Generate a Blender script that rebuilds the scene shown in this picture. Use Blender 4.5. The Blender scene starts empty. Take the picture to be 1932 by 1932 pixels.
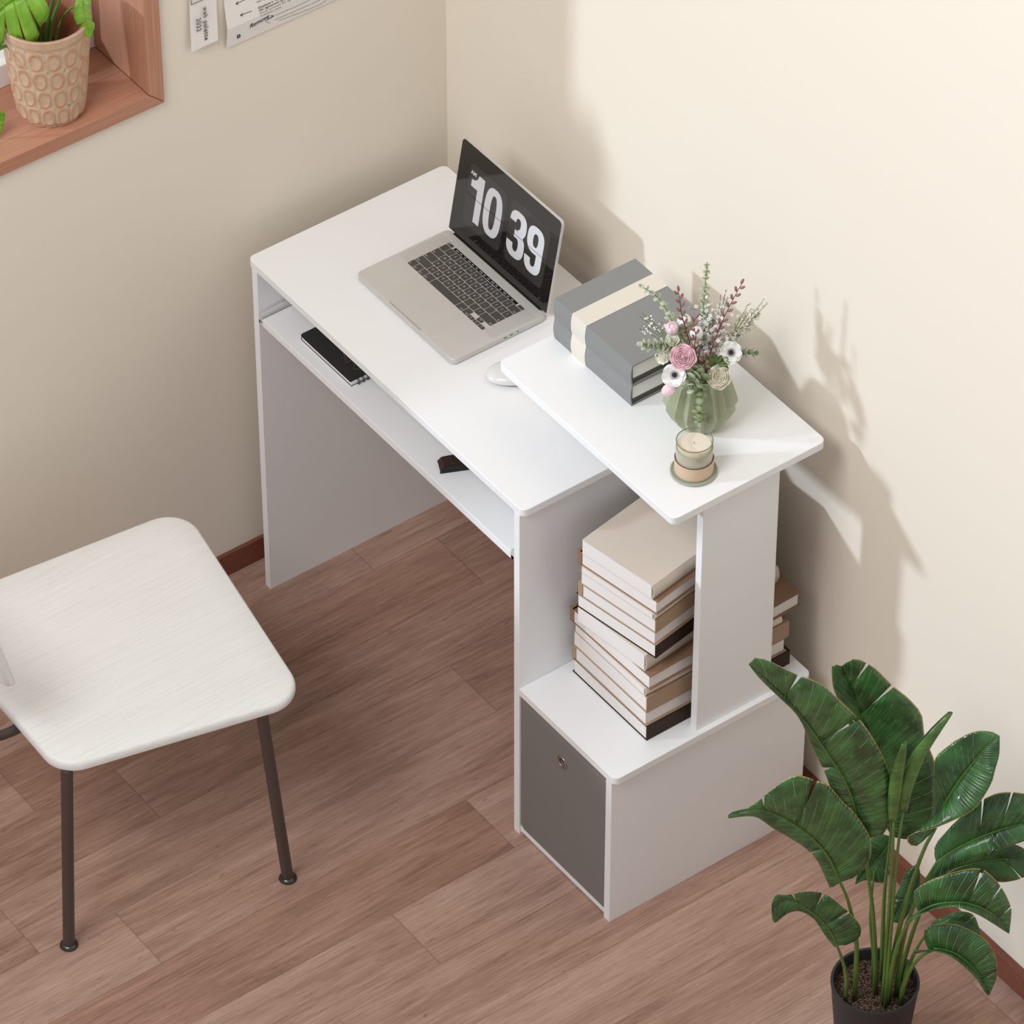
import bpy, bmesh, math, random
from mathutils import Vector, Matrix
random.seed(7)
PI = math.pi
SC = bpy.context.scene
COL = SC.collection

# ------------------------------------------------------------------ helpers
def lin(h):
    h = h.lstrip('#')
    o = []
    for i in (0, 2, 4):
        c = int(h[i:i+2], 16) / 255
        o.append(c / 12.92 if c <= .04045 else ((c + .055) / 1.055) ** 2.4)
    return (o[0], o[1], o[2], 1)

def mat(name, col, rough=.5, metal=0, spec=.5, coat=0, emit=None, estr=1, sss=0):
    m = bpy.data.materials.new(name); m.use_nodes = True
    b = m.node_tree.nodes['Principled BSDF']
    b.inputs['Base Color'].default_value = lin(col)
    b.inputs['Roughness'].default_value = rough
    b.inputs['Metallic'].default_value = metal
    b.inputs['Specular IOR Level'].default_value = spec
    b.inputs['Coat Weight'].default_value = coat
    if emit:
        b.inputs['Emission Color'].default_value = lin(emit)
        b.inputs['Emission Strength'].default_value = estr
    if sss:
        b.inputs['Subsurface Weight'].default_value = sss
        b.inputs['Subsurface Radius'].default_value = (.01, .008, .006)
        b.inputs['Subsurface Scale'].default_value = .3
    return m

def nd(m, t, **kw):
    n = m.node_tree.nodes.new(t)
    for k, v in kw.items():
        if k in n.inputs: n.inputs[k].default_value = v
        else: setattr(n, k, v)
    return n
def lk(m, a, b): m.node_tree.links.new(a, b)
def bsdf(m): return m.node_tree.nodes['Principled BSDF']

def ramp(m, fac, stops):
    r = nd(m, 'ShaderNodeValToRGB')
    e = r.color_ramp.elements
    while len(e) < len(stops): e.new(.5)
    for i, (p, c) in enumerate(stops):
        e[i].position = p; e[i].color = lin(c)
    lk(m, fac, r.inputs['Fac'])
    return r.outputs['Color']

def noise_bump(m, scale, strength, dist=.002, vec=None, detail=4):
    t = nd(m, 'ShaderNodeTexCoord')
    n = nd(m, 'ShaderNodeTexNoise'); n.inputs['Scale'].default_value = scale; n.inputs['Detail'].default_value = detail
    if vec:
        mp = nd(m, 'ShaderNodeMapping'); mp.inputs['Scale'].default_value = vec
        lk(m, t.outputs['Object'], mp.inputs['Vector']); lk(m, mp.outputs['Vector'], n.inputs['Vector'])
    else:
        lk(m, t.outputs['Object'], n.inputs['Vector'])
    b = nd(m, 'ShaderNodeBump'); b.inputs['Strength'].default_value = strength; b.inputs['Distance'].default_value = dist
    lk(m, n.outputs['Fac'], b.inputs['Height']); lk(m, b.outputs['Normal'], bsdf(m).inputs['Normal'])
    return n

def noise_color(m, stops, scale, vec=(1, 1, 1), detail=4, dist=0):
    t = nd(m, 'ShaderNodeTexCoord')
    mp = nd(m, 'ShaderNodeMapping'); mp.inputs['Scale'].default_value = vec
    lk(m, t.outputs['Object'], mp.inputs['Vector'])
    n = nd(m, 'ShaderNodeTexNoise'); n.inputs['Scale'].default_value = scale; n.inputs['Detail'].default_value = detail
    n.inputs['Distortion'].default_value = dist
    lk(m, mp.outputs['Vector'], n.inputs['Vector'])
    lk(m, ramp(m, n.outputs['Fac'], stops), bsdf(m).inputs['Base Color'])
    return n

class MB:
    """collects shapes and links them as ONE mesh object"""
    def __init__(s): s.v = []; s.f = []; s.mi = []; s.uv = {}; s.cur = 0
    def add(s, vs, fs, uvs=None):
        o = len(s.v); s.v += [tuple(p) for p in vs]
        for f in fs: s.f.append(tuple(i + o for i in f)); s.mi.append(s.cur)
        if uvs:
            for i, u in enumerate(uvs): s.uv[o + i] = u
        return s
    def box(s, x0, x1, y0, y1, z0, z1):
        v = [(x, y, z) for z in (z0, z1) for y in (y0, y1) for x in (x0, x1)]
        return s.add(v, [(0, 2, 3, 1), (4, 5, 7, 6), (0, 1, 5, 4), (2, 6, 7, 3), (0, 4, 6, 2), (1, 3, 7, 5)])
    def prism(s, pts, z0, z1):
        n = len(pts)
        v = [(p[0], p[1], z0) for p in pts] + [(p[0], p[1], z1) for p in pts]
        f = [tuple(range(n - 1, -1, -1)), tuple(range(n, 2 * n))]
        f += [(i, (i + 1) % n, n + (i + 1) % n, n + i) for i in range(n)]
        return s.add(v, f)
    def lathe(s, prof, n=48, c=(0, 0, 0), cap0=True, cap1=True):
        v = []
        for r, z in prof:
            for k in range(n):
                a = 2 * PI * k / n; v.append((c[0] + r * math.cos(a), c[1] + r * math.sin(a), c[2] + z))
        f = []
        for i in range(len(prof) - 1):
            for k in range(n):
                k2 = (k + 1) % n; f.append((i * n + k, i * n + k2, (i + 1) * n + k2, (i + 1) * n + k))
        if cap0: f.append(tuple(range(n - 1, -1, -1)))
        if cap1: f.append(tuple(range((len(prof) - 1) * n, len(prof) * n)))
        return s.add(v, f)
    def tube(s, pts, rad, n=8, caps=True):
        pts = [Vector(p) for p in pts]; m = len(pts)
        if not hasattr(rad, '__len__'): rad = [rad] * m
        v = []; up = None
        for i, p in enumerate(pts):
            d = (pts[min(i + 1, m - 1)] - pts[max(i - 1, 0)])
            d = d.normalized() if d.length > 1e-9 else Vector((0, 0, 1))
            if up is None: up = Vector((0, 0, 1)) if abs(d.z) < .9 else Vector((1, 0, 0))
            a = (up - d * up.dot(d)).normalized(); b = d.cross(a); up = a
            for k in range(n):
                t = 2 * PI * k / n; v.append(p + (a * math.cos(t) + b * math.sin(t)) * rad[i])
        f = []
        for i in range(m - 1):
            for k in range(n):
                k2 = (k + 1) % n; f.append((i * n + k, i * n + k2, (i + 1) * n + k2, (i + 1) * n + k))
        if caps: f.append(tuple(range(n - 1, -1, -1))); f.append(tuple(range((m - 1) * n, m * n)))
        return s.add(v, f)
    def ball(s, c, r, n=10, m=6, axis=None, stretch=1):
        c = Vector(c); q = Matrix.Identity(3)
        if axis is not None: q = Vector(axis).to_track_quat('Z', 'Y').to_matrix()
        v = [c + q @ Vector((0, 0, -r * stretch))]
        for i in range(1, m):
            t = PI * i / m
            for k in range(n):
                a = 2 * PI * k / n
                v.append(c + q @ Vector((r * math.sin(t) * math.cos(a), r * math.sin(t) * math.sin(a), -r * stretch * math.cos(t))))
        v.append(c + q @ Vector((0, 0, r * stretch)))
        f = []
        for k in range(n): f.append((0, 1 + (k + 1) % n, 1 + k))
        for i in range(m - 2):
            for k in range(n):
                k2 = (k + 1) % n; f.append((1 + i * n + k, 1 + i * n + k2, 1 + (i + 1) * n + k2, 1 + (i + 1) * n + k))
        e = len(v) - 1; b = 1 + (m - 2) * n
        for k in range(n): f.append((b + k, b + (k + 1) % n, e))
        return s.add(v, f)
    def merge(s, me, M):
        return s.add([M @ p.co for p in me.vertices], [tuple(p.vertices) for p in me.polygons])
    def build(s, name, m, parent=None, bevel=0, smooth=False, angle=40, solid=0, seg=2, sub=0):
        me = bpy.data.meshes.new(name); me.from_pydata(s.v, [], s.f)
        ms = m if isinstance(m, (list, tuple)) else [m]
        for q in ms: me.materials.append(q)
        if len(ms) > 1:
            for p, k in zip(me.polygons, s.mi): p.material_index = k
        if s.uv:
            ul = me.uv_layers.new(name='UVMap')
            for lp in me.loops: ul.data[lp.index].uv = s.uv.get(lp.vertex_index, (0, 0))
        o = bpy.data.objects.new(name, me); COL.objects.link(o)
        if parent:
            o.parent = parent
            o.matrix_parent_inverse = parent_inv(parent)
        if smooth:
            for p in me.polygons: p.use_smooth = True
            if angle < 180: me.set_sharp_from_angle(angle=math.radians(angle))
        if solid:
            md = o.modifiers.new('solid', 'SOLIDIFY'); md.thickness = solid; md.offset = 0
        if sub:
            md = o.modifiers.new('sub', 'SUBSURF'); md.levels = sub; md.render_levels = sub
        if bevel:
            md = o.modifiers.new('bevel', 'BEVEL'); md.width = bevel; md.segments = seg
            md.limit_method = 'ANGLE'; md.angle_limit = math.radians(35)
        return o

def parent_inv(p):
    M = p.matrix_basis.copy()
    q = p
    while q.parent:
        M = q.parent.matrix_basis @ q.matrix_parent_inverse @ M if False else (q.parent.matrix_basis @ (q.matrix_parent_inverse @ M))
        q = q.parent
    return M.inverted()

def tag(o, label, cat, group=None):
    o['label'] = label; o['category'] = cat
    if group: o['group'] = group
    return o
def thing(name, label, cat, loc=(0, 0, 0), group=None):
    o = bpy.data.objects.new(name, None); COL.objects.link(o); o.empty_display_size = .02
    o.location = loc
    return tag(o, label, cat, group)
def struct(o): o['kind'] = 'structure'; return o

def rrect(x0, x1, y0, y1, r, n=8):
    rs = r if hasattr(r, '__len__') else [r] * 4      # corners: (x0,y0) (x1,y0) (x1,y1) (x0,y1)
    cs = [(x0, y0, 1, 1, PI), (x1, y0, -1, 1, 1.5 * PI), (x1, y1, -1, -1, 0), (x0, y1, 1, -1, .5 * PI)]
    pts = []
    for (x, y, sx, sy, a0), q in zip(cs, rs):
        if q < 1e-6: pts.append((x, y)); continue
        for k in range(n + 1):
            a = a0 + .5 * PI * k / n
            pts.append((x + sx * q + q * math.cos(a), y + sy * q + q * math.sin(a)))
    return pts
def rpoly(P, r, n=8):
    """polygon with rounded corners"""
    out = []; m = len(P); P = [Vector((p[0], p[1])) for p in P]
    for i in range(m):
        p = P[i]; a = (P[i - 1] - p).normalized(); b = (P[(i + 1) % m] - p).normalized()
        h = math.acos(max(-1, min(1, a.dot(b)))) / 2; dd = r / math.tan(h)
        p0 = p + a * dd; p1 = p + b * dd
        c = p + (a + b).normalized() * (r / math.sin(h))
        a0 = math.atan2(p0.y - c.y, p0.x - c.x); a1 = math.atan2(p1.y - c.y, p1.x - c.x)
        da = (a1 - a0 + PI) % (2 * PI) - PI
        for k in range(n + 1):
            t = a0 + da * k / n; out.append((c.x + r * math.cos(t), c.y + r * math.sin(t)))
    return out
def crom(P, n):
    """smooth resample of a point list, even in arc length"""
    P = [Vector(p) for p in P]
    if len(P) == 2: return [P[0].lerp(P[1], i / (n - 1)) for i in range(n)]
    Q = [P[0] * 2 - P[1]] + P + [P[-1] * 2 - P[-2]]; dense = []
    for i in range(1, len(Q) - 2):
        for k in range(16):
            t = k / 16
            dense.append(.5 * ((2 * Q[i]) + (Q[i + 1] - Q[i - 1]) * t + (2 * Q[i - 1] - 5 * Q[i] + 4 * Q[i + 1] - Q[i + 2]) * t * t
                               + (3 * Q[i] - Q[i - 1] - 3 * Q[i + 1] + Q[i + 2]) * t ** 3))
    dense.append(P[-1])
    L = [0]
    for a, b in zip(dense, dense[1:]): L.append(L[-1] + (b - a).length)
    out = []; j = 0
    for i in range(n):
        s = L[-1] * i / (n - 1)
        while j < len(L) - 2 and L[j + 1] < s: j += 1
        w = (s - L[j]) / max(1e-9, L[j + 1] - L[j]); out.append(dense[j].lerp(dense[j + 1], max(0, min(1, w))))
    return out

def text_mesh(body, size, bold=0, align='CENTER', extr=0, shear=0, space=1):
    cu = bpy.data.curves.new('t', 'FONT'); cu.body = body; cu.size = size; cu.align_x = align; cu.align_y = 'CENTER'
    cu.offset = bold; cu.extrude = extr; cu.shear = shear; cu.space_character = space; cu.resolution_u = 4
    o = bpy.data.objects.new('t', cu); COL.objects.link(o)
    bpy.context.view_layer.update()
    me = bpy.data.meshes.new_from_object(o.evaluated_get(bpy.context.evaluated_depsgraph_get()))
    bpy.data.objects.remove(o); bpy.data.curves.remove(cu)
    return me
def frame(o, ex, ey):
    ex = Vector(ex).normalized(); ey = Vector(ey).normalized(); ez = ex.cross(ey)
    M = Matrix((ex, ey, ez)).transposed().to_4x4(); M.translation = Vector(o); return M

# ------------------------------------------------------------------ materials
WHITE = mat('white_laminate', '#efeff0', .42)
noise_bump(WHITE, 900, .03, .0004)
WALL = mat('wall_paint', '#e9dfd0', .8, spec=.2)
noise_bump(WALL, 260, .06, .0006)

def wood(name, stops, vec, scale=6, rough=.45, bump=.15):
    m = mat(name, '#888888', rough)
    n = noise_color(m, stops, scale, vec, 6, .3)
    b = nd(m, 'ShaderNodeBump'); b.inputs['Strength'].default_value = bump; b.inputs['Distance'].default_value = .001
    lk(m, n.outputs['Fac'], b.inputs['Height']); lk(m, b.outputs['Normal'], bsdf(m).inputs['Normal'])
    return m
SILLW = wood('red_wood_along', [(.25, '#aa7359'), (.5, '#b58167'), (.75, '#c08f75')], (150, 2.0, 150), 3)
JAMBW = wood('red_wood_up', [(.25, '#aa7359'), (.5, '#b58167'), (.75, '#c08f75')], (150, 150, 2.0), 3)
BASEW = wood('baseboard_wood', [(.2, '#743f2e'), (.8, '#7f4a39')], (8, 8, 30), 3, .4, .03)
CHAIRW = wood('white_stained_wood', [(.3, '#e3e1df'), (.5, '#e9e8e6'), (.8, '#edecea')], (110, 3, 110), 2.2, .5, .16)

def floor_mat():
    m = mat('floor_planks', '#888888', .42)
    t = nd(m, 'ShaderNodeTexCoord')
    sp = nd(m, 'ShaderNodeSeparateXYZ'); lk(m, t.outputs['Object'], sp.inputs[0])
    def mth(op, a, b=None, c=None):
        q = nd(m, 'ShaderNodeMath', operation=op)
        for i, s in enumerate((a, b, c)):
            if s is None: continue
            if hasattr(s, 'is_output'): lk(m, s, q.inputs[i])
            else: q.inputs[i].default_value = s
        return q.outputs[0]
    W, L = .135, .92
    xr = mth('DIVIDE', mth('ADD', sp.outputs['X'], 10.032), W)
    row = mth('FLOOR', xr); fx = mth('FRACT', xr)
    wn = nd(m, 'ShaderNodeTexWhiteNoise', noise_dimensions='1D'); lk(m, row, wn.inputs['W'])
    yr = mth('ADD', mth('DIVIDE', mth('ADD', sp.outputs['Y'], 10.0), L), wn.outputs['Value'])
    pl = mth('FLOOR', yr); fy = mth('FRACT', yr)
    cb = nd(m, 'ShaderNodeCombineXYZ'); lk(m, row, cb.inputs[0]); lk(m, pl, cb.inputs[1])
    w2 = nd(m, 'ShaderNodeTexWhiteNoise', noise_dimensions='3D'); lk(m, cb.outputs[0], w2.inputs['Vector'])
    # grain, offset per plank
    off = nd(m, 'ShaderNodeVectorMath', operation='MULTIPLY_ADD'); lk(m, w2.outputs['Color'], off.inputs[0])
    off.inputs[1].default_value = (7, 7, 7); lk(m, t.outputs['Object'], off.inputs[2])
    def grain(vec, scale, det, dis, rough=.6):
        mp = nd(m, 'ShaderNodeMapping'); mp.inputs['Scale'].default_value = vec; lk(m, off.outputs[0], mp.inputs['Vector'])
        n = nd(m, 'ShaderNodeTexNoise'); n.inputs['Scale'].default_value = scale; n.inputs['Detail'].default_value = det
        n.inputs['Distortion'].default_value = dis; n.inputs['Roughness'].default_value = rough
        lk(m, mp.outputs[0], n.inputs['Vector']); return n.outputs['Fac']
    g1 = grain((14, 1.1, 1), 1.6, 5, 1.2)          # broad cathedral figure
    g2 = grain((170, 8, 1), 1.5, 5, .2, .72)      # fine pores
    g3 = grain((5, 1.6, 1), 1.2, 3, .6)            # blotches
    g4 = grain((180, 26, 1), 1, 2, 0)              # short flecks
    mixv = mth('MULTIPLY_ADD', g1, .34, mth('MULTIPLY_ADD', g2, .46, mth('MULTIPLY', g3, .20)))
    tone = mth('ADD', mixv, mth('MULTIPLY_ADD', w2.outputs['Value'], .11, -.055))
    c = ramp(m, tone, [(.33, '#7c5f50'), (.44, '#9b7a6a'), (.53, '#ae8d7d'), (.66, '#c2a495')])
    # some planks warmer
    hs = nd(m, 'ShaderNodeMix', data_type='RGBA', blend_type='MULTIPLY')
    cs = nd(m, 'ShaderNodeSeparateColor'); lk(m, w2.outputs['Color'], cs.inputs[0])
    lk(m, mth('MULTIPLY', mth('GREATER_THAN', cs.outputs['Green'], .8), .2), hs.inputs['Factor'])
    lk(m, c, hs.inputs['A']); hs.inputs['B'].default_value = lin('#f3cfae')
    # seams
    def seam(v, w): return mth('MAXIMUM', mth('LESS_THAN', v, w), mth('GREATER_THAN', v, 1 - w))
    sm = mth('MAXIMUM', seam(fx, .006), seam(fy, .0012))
    fl = mth('GREATER_THAN', g4, .70)
    dk = nd(m, 'ShaderNodeMix', data_type='RGBA', blend_type='MULTIPLY')
    lk(m, mth('MAXIMUM', mth('MULTIPLY', sm, .30), mth('MULTIPLY', fl, .34)), dk.inputs['Factor'])
    lk(m, hs.outputs['Result'], dk.inputs['A']); dk.inputs['B'].default_value = lin('#6b4638')
    lk(m, dk.outputs['Result'], bsdf(m).inputs['Base Color'])
    # embossed surface
    h = mth('SUBTRACT', mth('MULTIPLY_ADD', g2, .55, mth('MULTIPLY', g4, .6)), mth('MULTIPLY', sm, .7))
    b = nd(m, 'ShaderNodeBump'); b.inputs['Strength'].default_value = .5; b.inputs['Distance'].default_value = .0022
    lk(m, h, b.inputs['Height']); lk(m, b.outputs['Normal'], bsdf(m).inputs['Normal'])
    return m
FLOOR = floor_mat()

ALU = mat('laptop_aluminium', '#cfcbc8', .5, .2)
KEYM = mat('key_black', '#4a4542', .55)
LEG = mat('key_legend', '#d8d6d4', .6)
TBAR = mat('touch_strip', '#0c0b0b', .25)
SCRG = mat('screen_glass', '#141110', .06, spec=.5, coat=.2)
CARD = mat('flip_card', '#2a2624', .08, emit='#5a5654', estr=.10)
DIG = mat('digit_glow', '#b4b4b7', .3, emit='#d2d2d6', estr=.26)
BLACK = mat('black_plastic', '#0b0a0a', .4)
GREYC = mat('grey_book_cloth', '#868685', .65)
noise_bump(GREYC, 1200, .05, .0003)
GREYD = mat('dark_grey_lining', '#4b4a46', .6)
PAGE = mat('white_pages', '#e9e6e2', .7)
PAGEL = mat('book_pages', '#e6e0dc', .75)
BAND = mat('cream_ribbon', '#ddd6ca', .6)
TAN = mat('tan_cover', '#a58a70', .6)
BROWN = mat('brown_cover', '#8c6b54', .6)
CREAM = mat('cream_cover', '#d6c9bb', .55)
DARKB = mat('dark_brown_cover', '#342318', .6, spec=.25)
FAB = mat('grey_fabric', '#7f7a76', .9, spec=.2)
def fab():
    t = nd(FAB, 'ShaderNodeTexCoord'); w = nd(FAB, 'ShaderNodeTexWave')
    w.inputs['Scale'].default_value = 220; mp = nd(FAB, 'ShaderNodeMapping'); mp.inputs['Rotation'].default_value = (0, PI / 4, 0)
    lk(FAB, t.outputs['Object'], mp.inputs[0]); lk(FAB, mp.outputs[0], w.inputs['Vector'])
    b = nd(FAB, 'ShaderNodeBump'); b.inputs['Strength'].default_value = .25; b.inputs['Distance'].default_value = .0008
    lk(FAB, w.outputs['Fac'], b.inputs['Height']); lk(FAB, b.outputs['Normal'], bsdf(FAB).inputs['Normal'])
fab()
STITCH = mat('grey_thread', '#96918c', .9)
CHROME = mat('nickel_ring', '#b3aaa2', .28, 1)
STEEL = mat('rail_steel', '#cfcdcb', .45, .15)
LEGM = mat('bronze_tube', '#554b48', .4, .4)
GLIDE = mat('dark_glide', '#55524f', .25, .9)
MOUSEW = mat('mouse_white', '#d6d4d0', .25)
MOUSEG = mat('mouse_underside', '#8f8b88', .4)
NBK = mat('notebook_black', '#292725', .5)
NBL = mat('notebook_line', '#7d7a77', .6)
LEATH = mat('dark_leather', '#2b130c', .55)
LEATHB = mat('black_leather_edge', '#080606', .6)
VASE = mat('sage_ceramic', '#a6ab8d', .32, coat=.2)
SOIL = mat('soil', '#4a3b31', .95, spec=.1)
noise_color(SOIL, [(.35, '#211a15'), (.5, '#4a3a30'), (.62, '#7d685a')], 330, detail=3)
noise_bump(SOIL, 330, 1, .004)
POTB = mat('charcoal_pot', '#2b2a2b', .6)
noise_bump(POTB, 300, .1, .0006)
TERRA = mat('glazed_terracotta', '#cda184', .6)
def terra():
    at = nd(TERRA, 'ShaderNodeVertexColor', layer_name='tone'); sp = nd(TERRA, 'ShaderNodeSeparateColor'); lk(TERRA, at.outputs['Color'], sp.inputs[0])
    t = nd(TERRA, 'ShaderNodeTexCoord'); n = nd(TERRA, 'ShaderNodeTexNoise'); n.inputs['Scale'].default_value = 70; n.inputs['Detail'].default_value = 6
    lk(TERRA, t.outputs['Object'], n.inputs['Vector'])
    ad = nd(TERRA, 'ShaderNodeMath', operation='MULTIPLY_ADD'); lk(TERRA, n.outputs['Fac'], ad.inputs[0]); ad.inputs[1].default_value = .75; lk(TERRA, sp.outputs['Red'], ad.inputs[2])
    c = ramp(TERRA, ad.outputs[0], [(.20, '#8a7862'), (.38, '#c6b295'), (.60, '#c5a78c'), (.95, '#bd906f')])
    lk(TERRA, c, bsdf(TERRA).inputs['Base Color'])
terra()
TERRI = mat('terracotta_inside', '#a8684a', .7)
PAPER = mat('white_paper', '#e8e4e0', .8)
INK = mat('ink_black', '#1e1b1a', .8)
INKG = mat('ink_grey', '#6f6a68', .8)
INKL = mat('ink_pale', '#a8a29e', .8)
COAST = mat('sage_coaster', '#9ba08f', .5)
CUPB = mat('peach_clay', '#ccb297', .5)
CUPL = mat('sage_glass_body', '#aea793', .15, coat=.5)
WAX = mat('cream_wax', '#e8dccb', .5, sss=.2)
WICK = mat('cotton_wick', '#b9a894', .8)
SASH = mat('white_sash', '#eceae7', .4)
def glass(name, col, tint, refl=.04):
    m = bpy.data.materials.new(name); m.use_nodes = True
    nt = m.node_tree; nt.nodes.clear()
    o = nd(m, 'ShaderNodeOutputMaterial'); mx = nd(m, 'ShaderNodeMixShader')
    tr = nd(m, 'ShaderNodeBsdfTransparent'); tr.inputs['Color'].default_value = lin(tint)
    gl = nd(m, 'ShaderNodeBsdfGlossy'); gl.inputs['Roughness'].default_value = .03; gl.inputs['Color'].default_value = lin(col)
    mx.inputs[0].default_value = refl
    lk(m, tr.outputs[0], mx.inputs[1]); lk(m, gl.outputs[0], mx.inputs[2]); lk(m, mx.outputs[0], o.inputs[0])
    return m
PANE = glass('window_pane', '#ffffff', '#fbfdfb')
CUPG = glass('candle_glass', '#ffffff', '#f6f7f2')

def leaf_mat(name, dark, mid, vein, edge, nv=17, rough=.27, coat=.35, back=None, trans=0, bs=.55):
    m = mat(name, mid, rough, coat=coat)
    uv = nd(m, 'ShaderNodeUVMap'); sp = nd(m, 'ShaderNodeSeparateXYZ'); lk(m, uv.outputs[0], sp.inputs[0])
    def mth(op, a, b=None, c=None):
        q = nd(m, 'ShaderNodeMath', operation=op)
        for i, s in enumerate((a, b, c)):
            if s is None: continue
            if hasattr(s, 'is_output'): lk(m, s, q.inputs[i])
            else: q.inputs[i].default_value = s
        return q.outputs[0]
    av = mth('ABSOLUTE', sp.outputs['Y'])
    ph = mth('MULTIPLY', mth('SUBTRACT', sp.outputs['X'], mth('MULTIPLY', av, .07)), nv)
    tri = mth('ABSOLUTE', mth('SUBTRACT', mth('FRACT', ph), .5))      # .5 on a vein
    t = nd(m, 'ShaderNodeTexCoord'); n = nd(m, 'ShaderNodeTexNoise'); n.inputs['Scale'].default_value = 28; n.inputs['Detail'].default_value = 3
    lk(m, t.outputs['Object'], n.inputs['Vector'])
    base = ramp(m, n.outputs['Fac'], [(.35, dark), (.65, mid)])
    n2 = nd(m, 'ShaderNodeTexNoise'); n2.inputs['Scale'].default_value = 26; lk(m, t.outputs['Object'], n2.inputs['Vector'])
    v = mth('MULTIPLY', mth('GREATER_THAN', tri, .478), mth('GREATER_THAN', n2.outputs['Fac'], .46))
    v = mth('MULTIPLY', v, mth('LESS_THAN', av, .9))
    mx = nd(m, 'ShaderNodeMix', data_type='RGBA'); lk(m, mth('MULTIPLY', v, .55), mx.inputs['Factor']); lk(m, base, mx.inputs['A']); mx.inputs['B'].default_value = lin(vein)
    ed = mth('MULTIPLY', mth('GREATER_THAN', mth('ADD', av, mth('MULTIPLY', n2.outputs['Fac'], .02)), .985), .9)
    me = nd(m, 'ShaderNodeMix', data_type='RGBA'); lk(m, ed, me.inputs['Factor']); lk(m, mx.outputs['Result'], me.inputs['A']); me.inputs['B'].default_value = lin(edge)
    lk(m, me.outputs['Result'], bsdf(m).inputs['Base Color'])
    fine = mth('SINE', mth('MULTIPLY', ph, 6.283 * 3))
    h = mth('MULTIPLY_ADD', fine, .28, mth('MULTIPLY', tri, -1.0))
    b = nd(m, 'ShaderNodeBump'); b.inputs['Strength'].default_value = bs; b.inputs['Distance'].default_value = .0025
    lk(m, h, b.inputs['Height']); lk(m, b.outputs['Normal'], bsdf(m).inputs['Normal'])
    if trans:
        o = m.node_tree.nodes['Material Output']; tl = nd(m, 'ShaderNodeBsdfTranslucent'); ms = nd(m, 'ShaderNodeMixShader')
        lk(m, me.outputs['Result'], tl.inputs['Color']); ms.inputs[0].default_value = trans
        lk(m, bsdf(m).outputs[0], ms.inputs[1]); lk(m, tl.outputs[0], ms.inputs[2]); lk(m, ms.outputs[0], o.inputs[0])
    return m
BLADE = leaf_mat('broad_leaf', '#23451f', '#3f7339', '#9fc796', '#a98f4a')
STALK = mat('leaf_stalk_green', '#56702f', .4)
ROLL = leaf_mat('rolled_leaf', '#3a5a22', '#547a33', '#6d9448', '#6d7a3a', 3, .4)
MONS = leaf_mat('monstera_leaf', '#76a428', '#9aca45', '#a9d25a', '#9bc445', 7, .4, .1, trans=.4, bs=.12)
MSTK = mat('monstera_stalk', '#5c8038', .45)
EUC = mat('eucalyptus_leaf', '#b3bd9f', .6)
EUCD = mat('eucalyptus_leaf_deep', '#8c9c74', .6)
STEM = mat('flower_stem', '#6d7a4c', .6)
TWIG = mat('willow_twig', '#5d4a3a', .7)
CATK = mat('willow_catkin', '#9b686b', .7)
PINK = mat('pink_petal', '#ecc4cb', .6, sss=.15)
PINKP = mat('pale_pink_petal', '#f0d2d6', .6, sss=.15)
WPET = mat('white_petal', '#f3f1ee', .6, sss=.15)
CRM = mat('cream_petal', '#e6dfcd', .7)
IVORY = mat('ivory_petal', '#e9e8d6', .65)
ANC = mat('anemone_centre', '#1d1a2c', .7)
ANR = mat('anemone_stamen', '#6b5e48', .8)
FILL = mat('tiny_white_blossom', '#f7f5f4', .7)
LEAFG = mat('ruffled_leaf_green', '#6f8450', .6)

# ------------------------------------------------------------------ the room
ZS = 1.1188           # top of the window sill
struct(MB().box(-.25, 2.9, -1.9, .65, -.06, 0).build('floor', FLOOR))
struct(MB().box(-.053, 2.9, .445, .65, 0, 3.7).build('wall_right', WALL))
wl = MB()
wl.box(-.25, -.053, -3.1, .65, 0, 1.092)
wl.box(-.25, -.053, -.1134, .65, 1.092, 3.7)
wl.box(-.25, -.053, -3.1, -.1134, 3.45, 3.7)
wl.box(-.25, -.053, -3.1, -2.92, 1.092, 3.45)
struct(wl.build('wall_left', WALL))
def baseb(name, pts, m):
    struct(m.build(name, BASEW, bevel=.001))
baseb('baseboard_left', None, MB().box(-.053, -.045, -1.9, .432, 0, .050))
baseb('baseboard_right', None, MB().box(-.053, 2.9, .432, .445, 0, .050))
# window: deep red-wood lining, white sash, panes
win = bpy.data.objects.new('window_1', None); COL.objects.link(win); win.location = (-.05, -.1134, 1.092); struct(win)
def xprism(pts, xa, xb):
    n = len(pts); q = MB()
    return q.add([(xa, y, z) for y, z in pts] + [(xb, y, z) for y, z in pts], [tuple(range(n)), tuple(range(2 * n - 1, n - 1, -1))] + [(i, n + i, n + (i + 1) % n, (i + 1) % n) for i in range(n)])
xprism([(-2.92, 1.092), (-.1134, 1.092), (-.1420, ZS), (-2.92, ZS)], -.205, -.045).build('sill_board', SILLW, win, .0007)
xprism([(-.1134, 1.0934), (-.1134, 3.45), (-.1420, 3.45), (-.1420, ZS + .0014)], -.205, -.045).build('jamb', JAMBW, win, .0007)
MB().box(-.205, -.045, -2.92, -2.892, ZS, 3.45).build('jamb', JAMBW, win, .0012)
MB().box(-.205, -.045, -2.892, -.142, 3.422, 3.45).build('head_board', SILLW, win, .0012)
sash = MB()
sash.box(-.235, -.200, -2.892, -.142, ZS, ZS + .045); sash.box(-.235, -.200, -2.892, -.142, 3.385, 3.422)
sash.box(-.235, -.200, -.178, -.142, ZS + .045, 3.385); sash.box(-.235, -.200, -2.892, -2.856, ZS + .045, 3.385)
sash.build('sash', SASH, win, .002)
MB().box(-.221, -.217, -2.856, -.178, ZS + .045, 3.385).build('pane', PANE, win)

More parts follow.
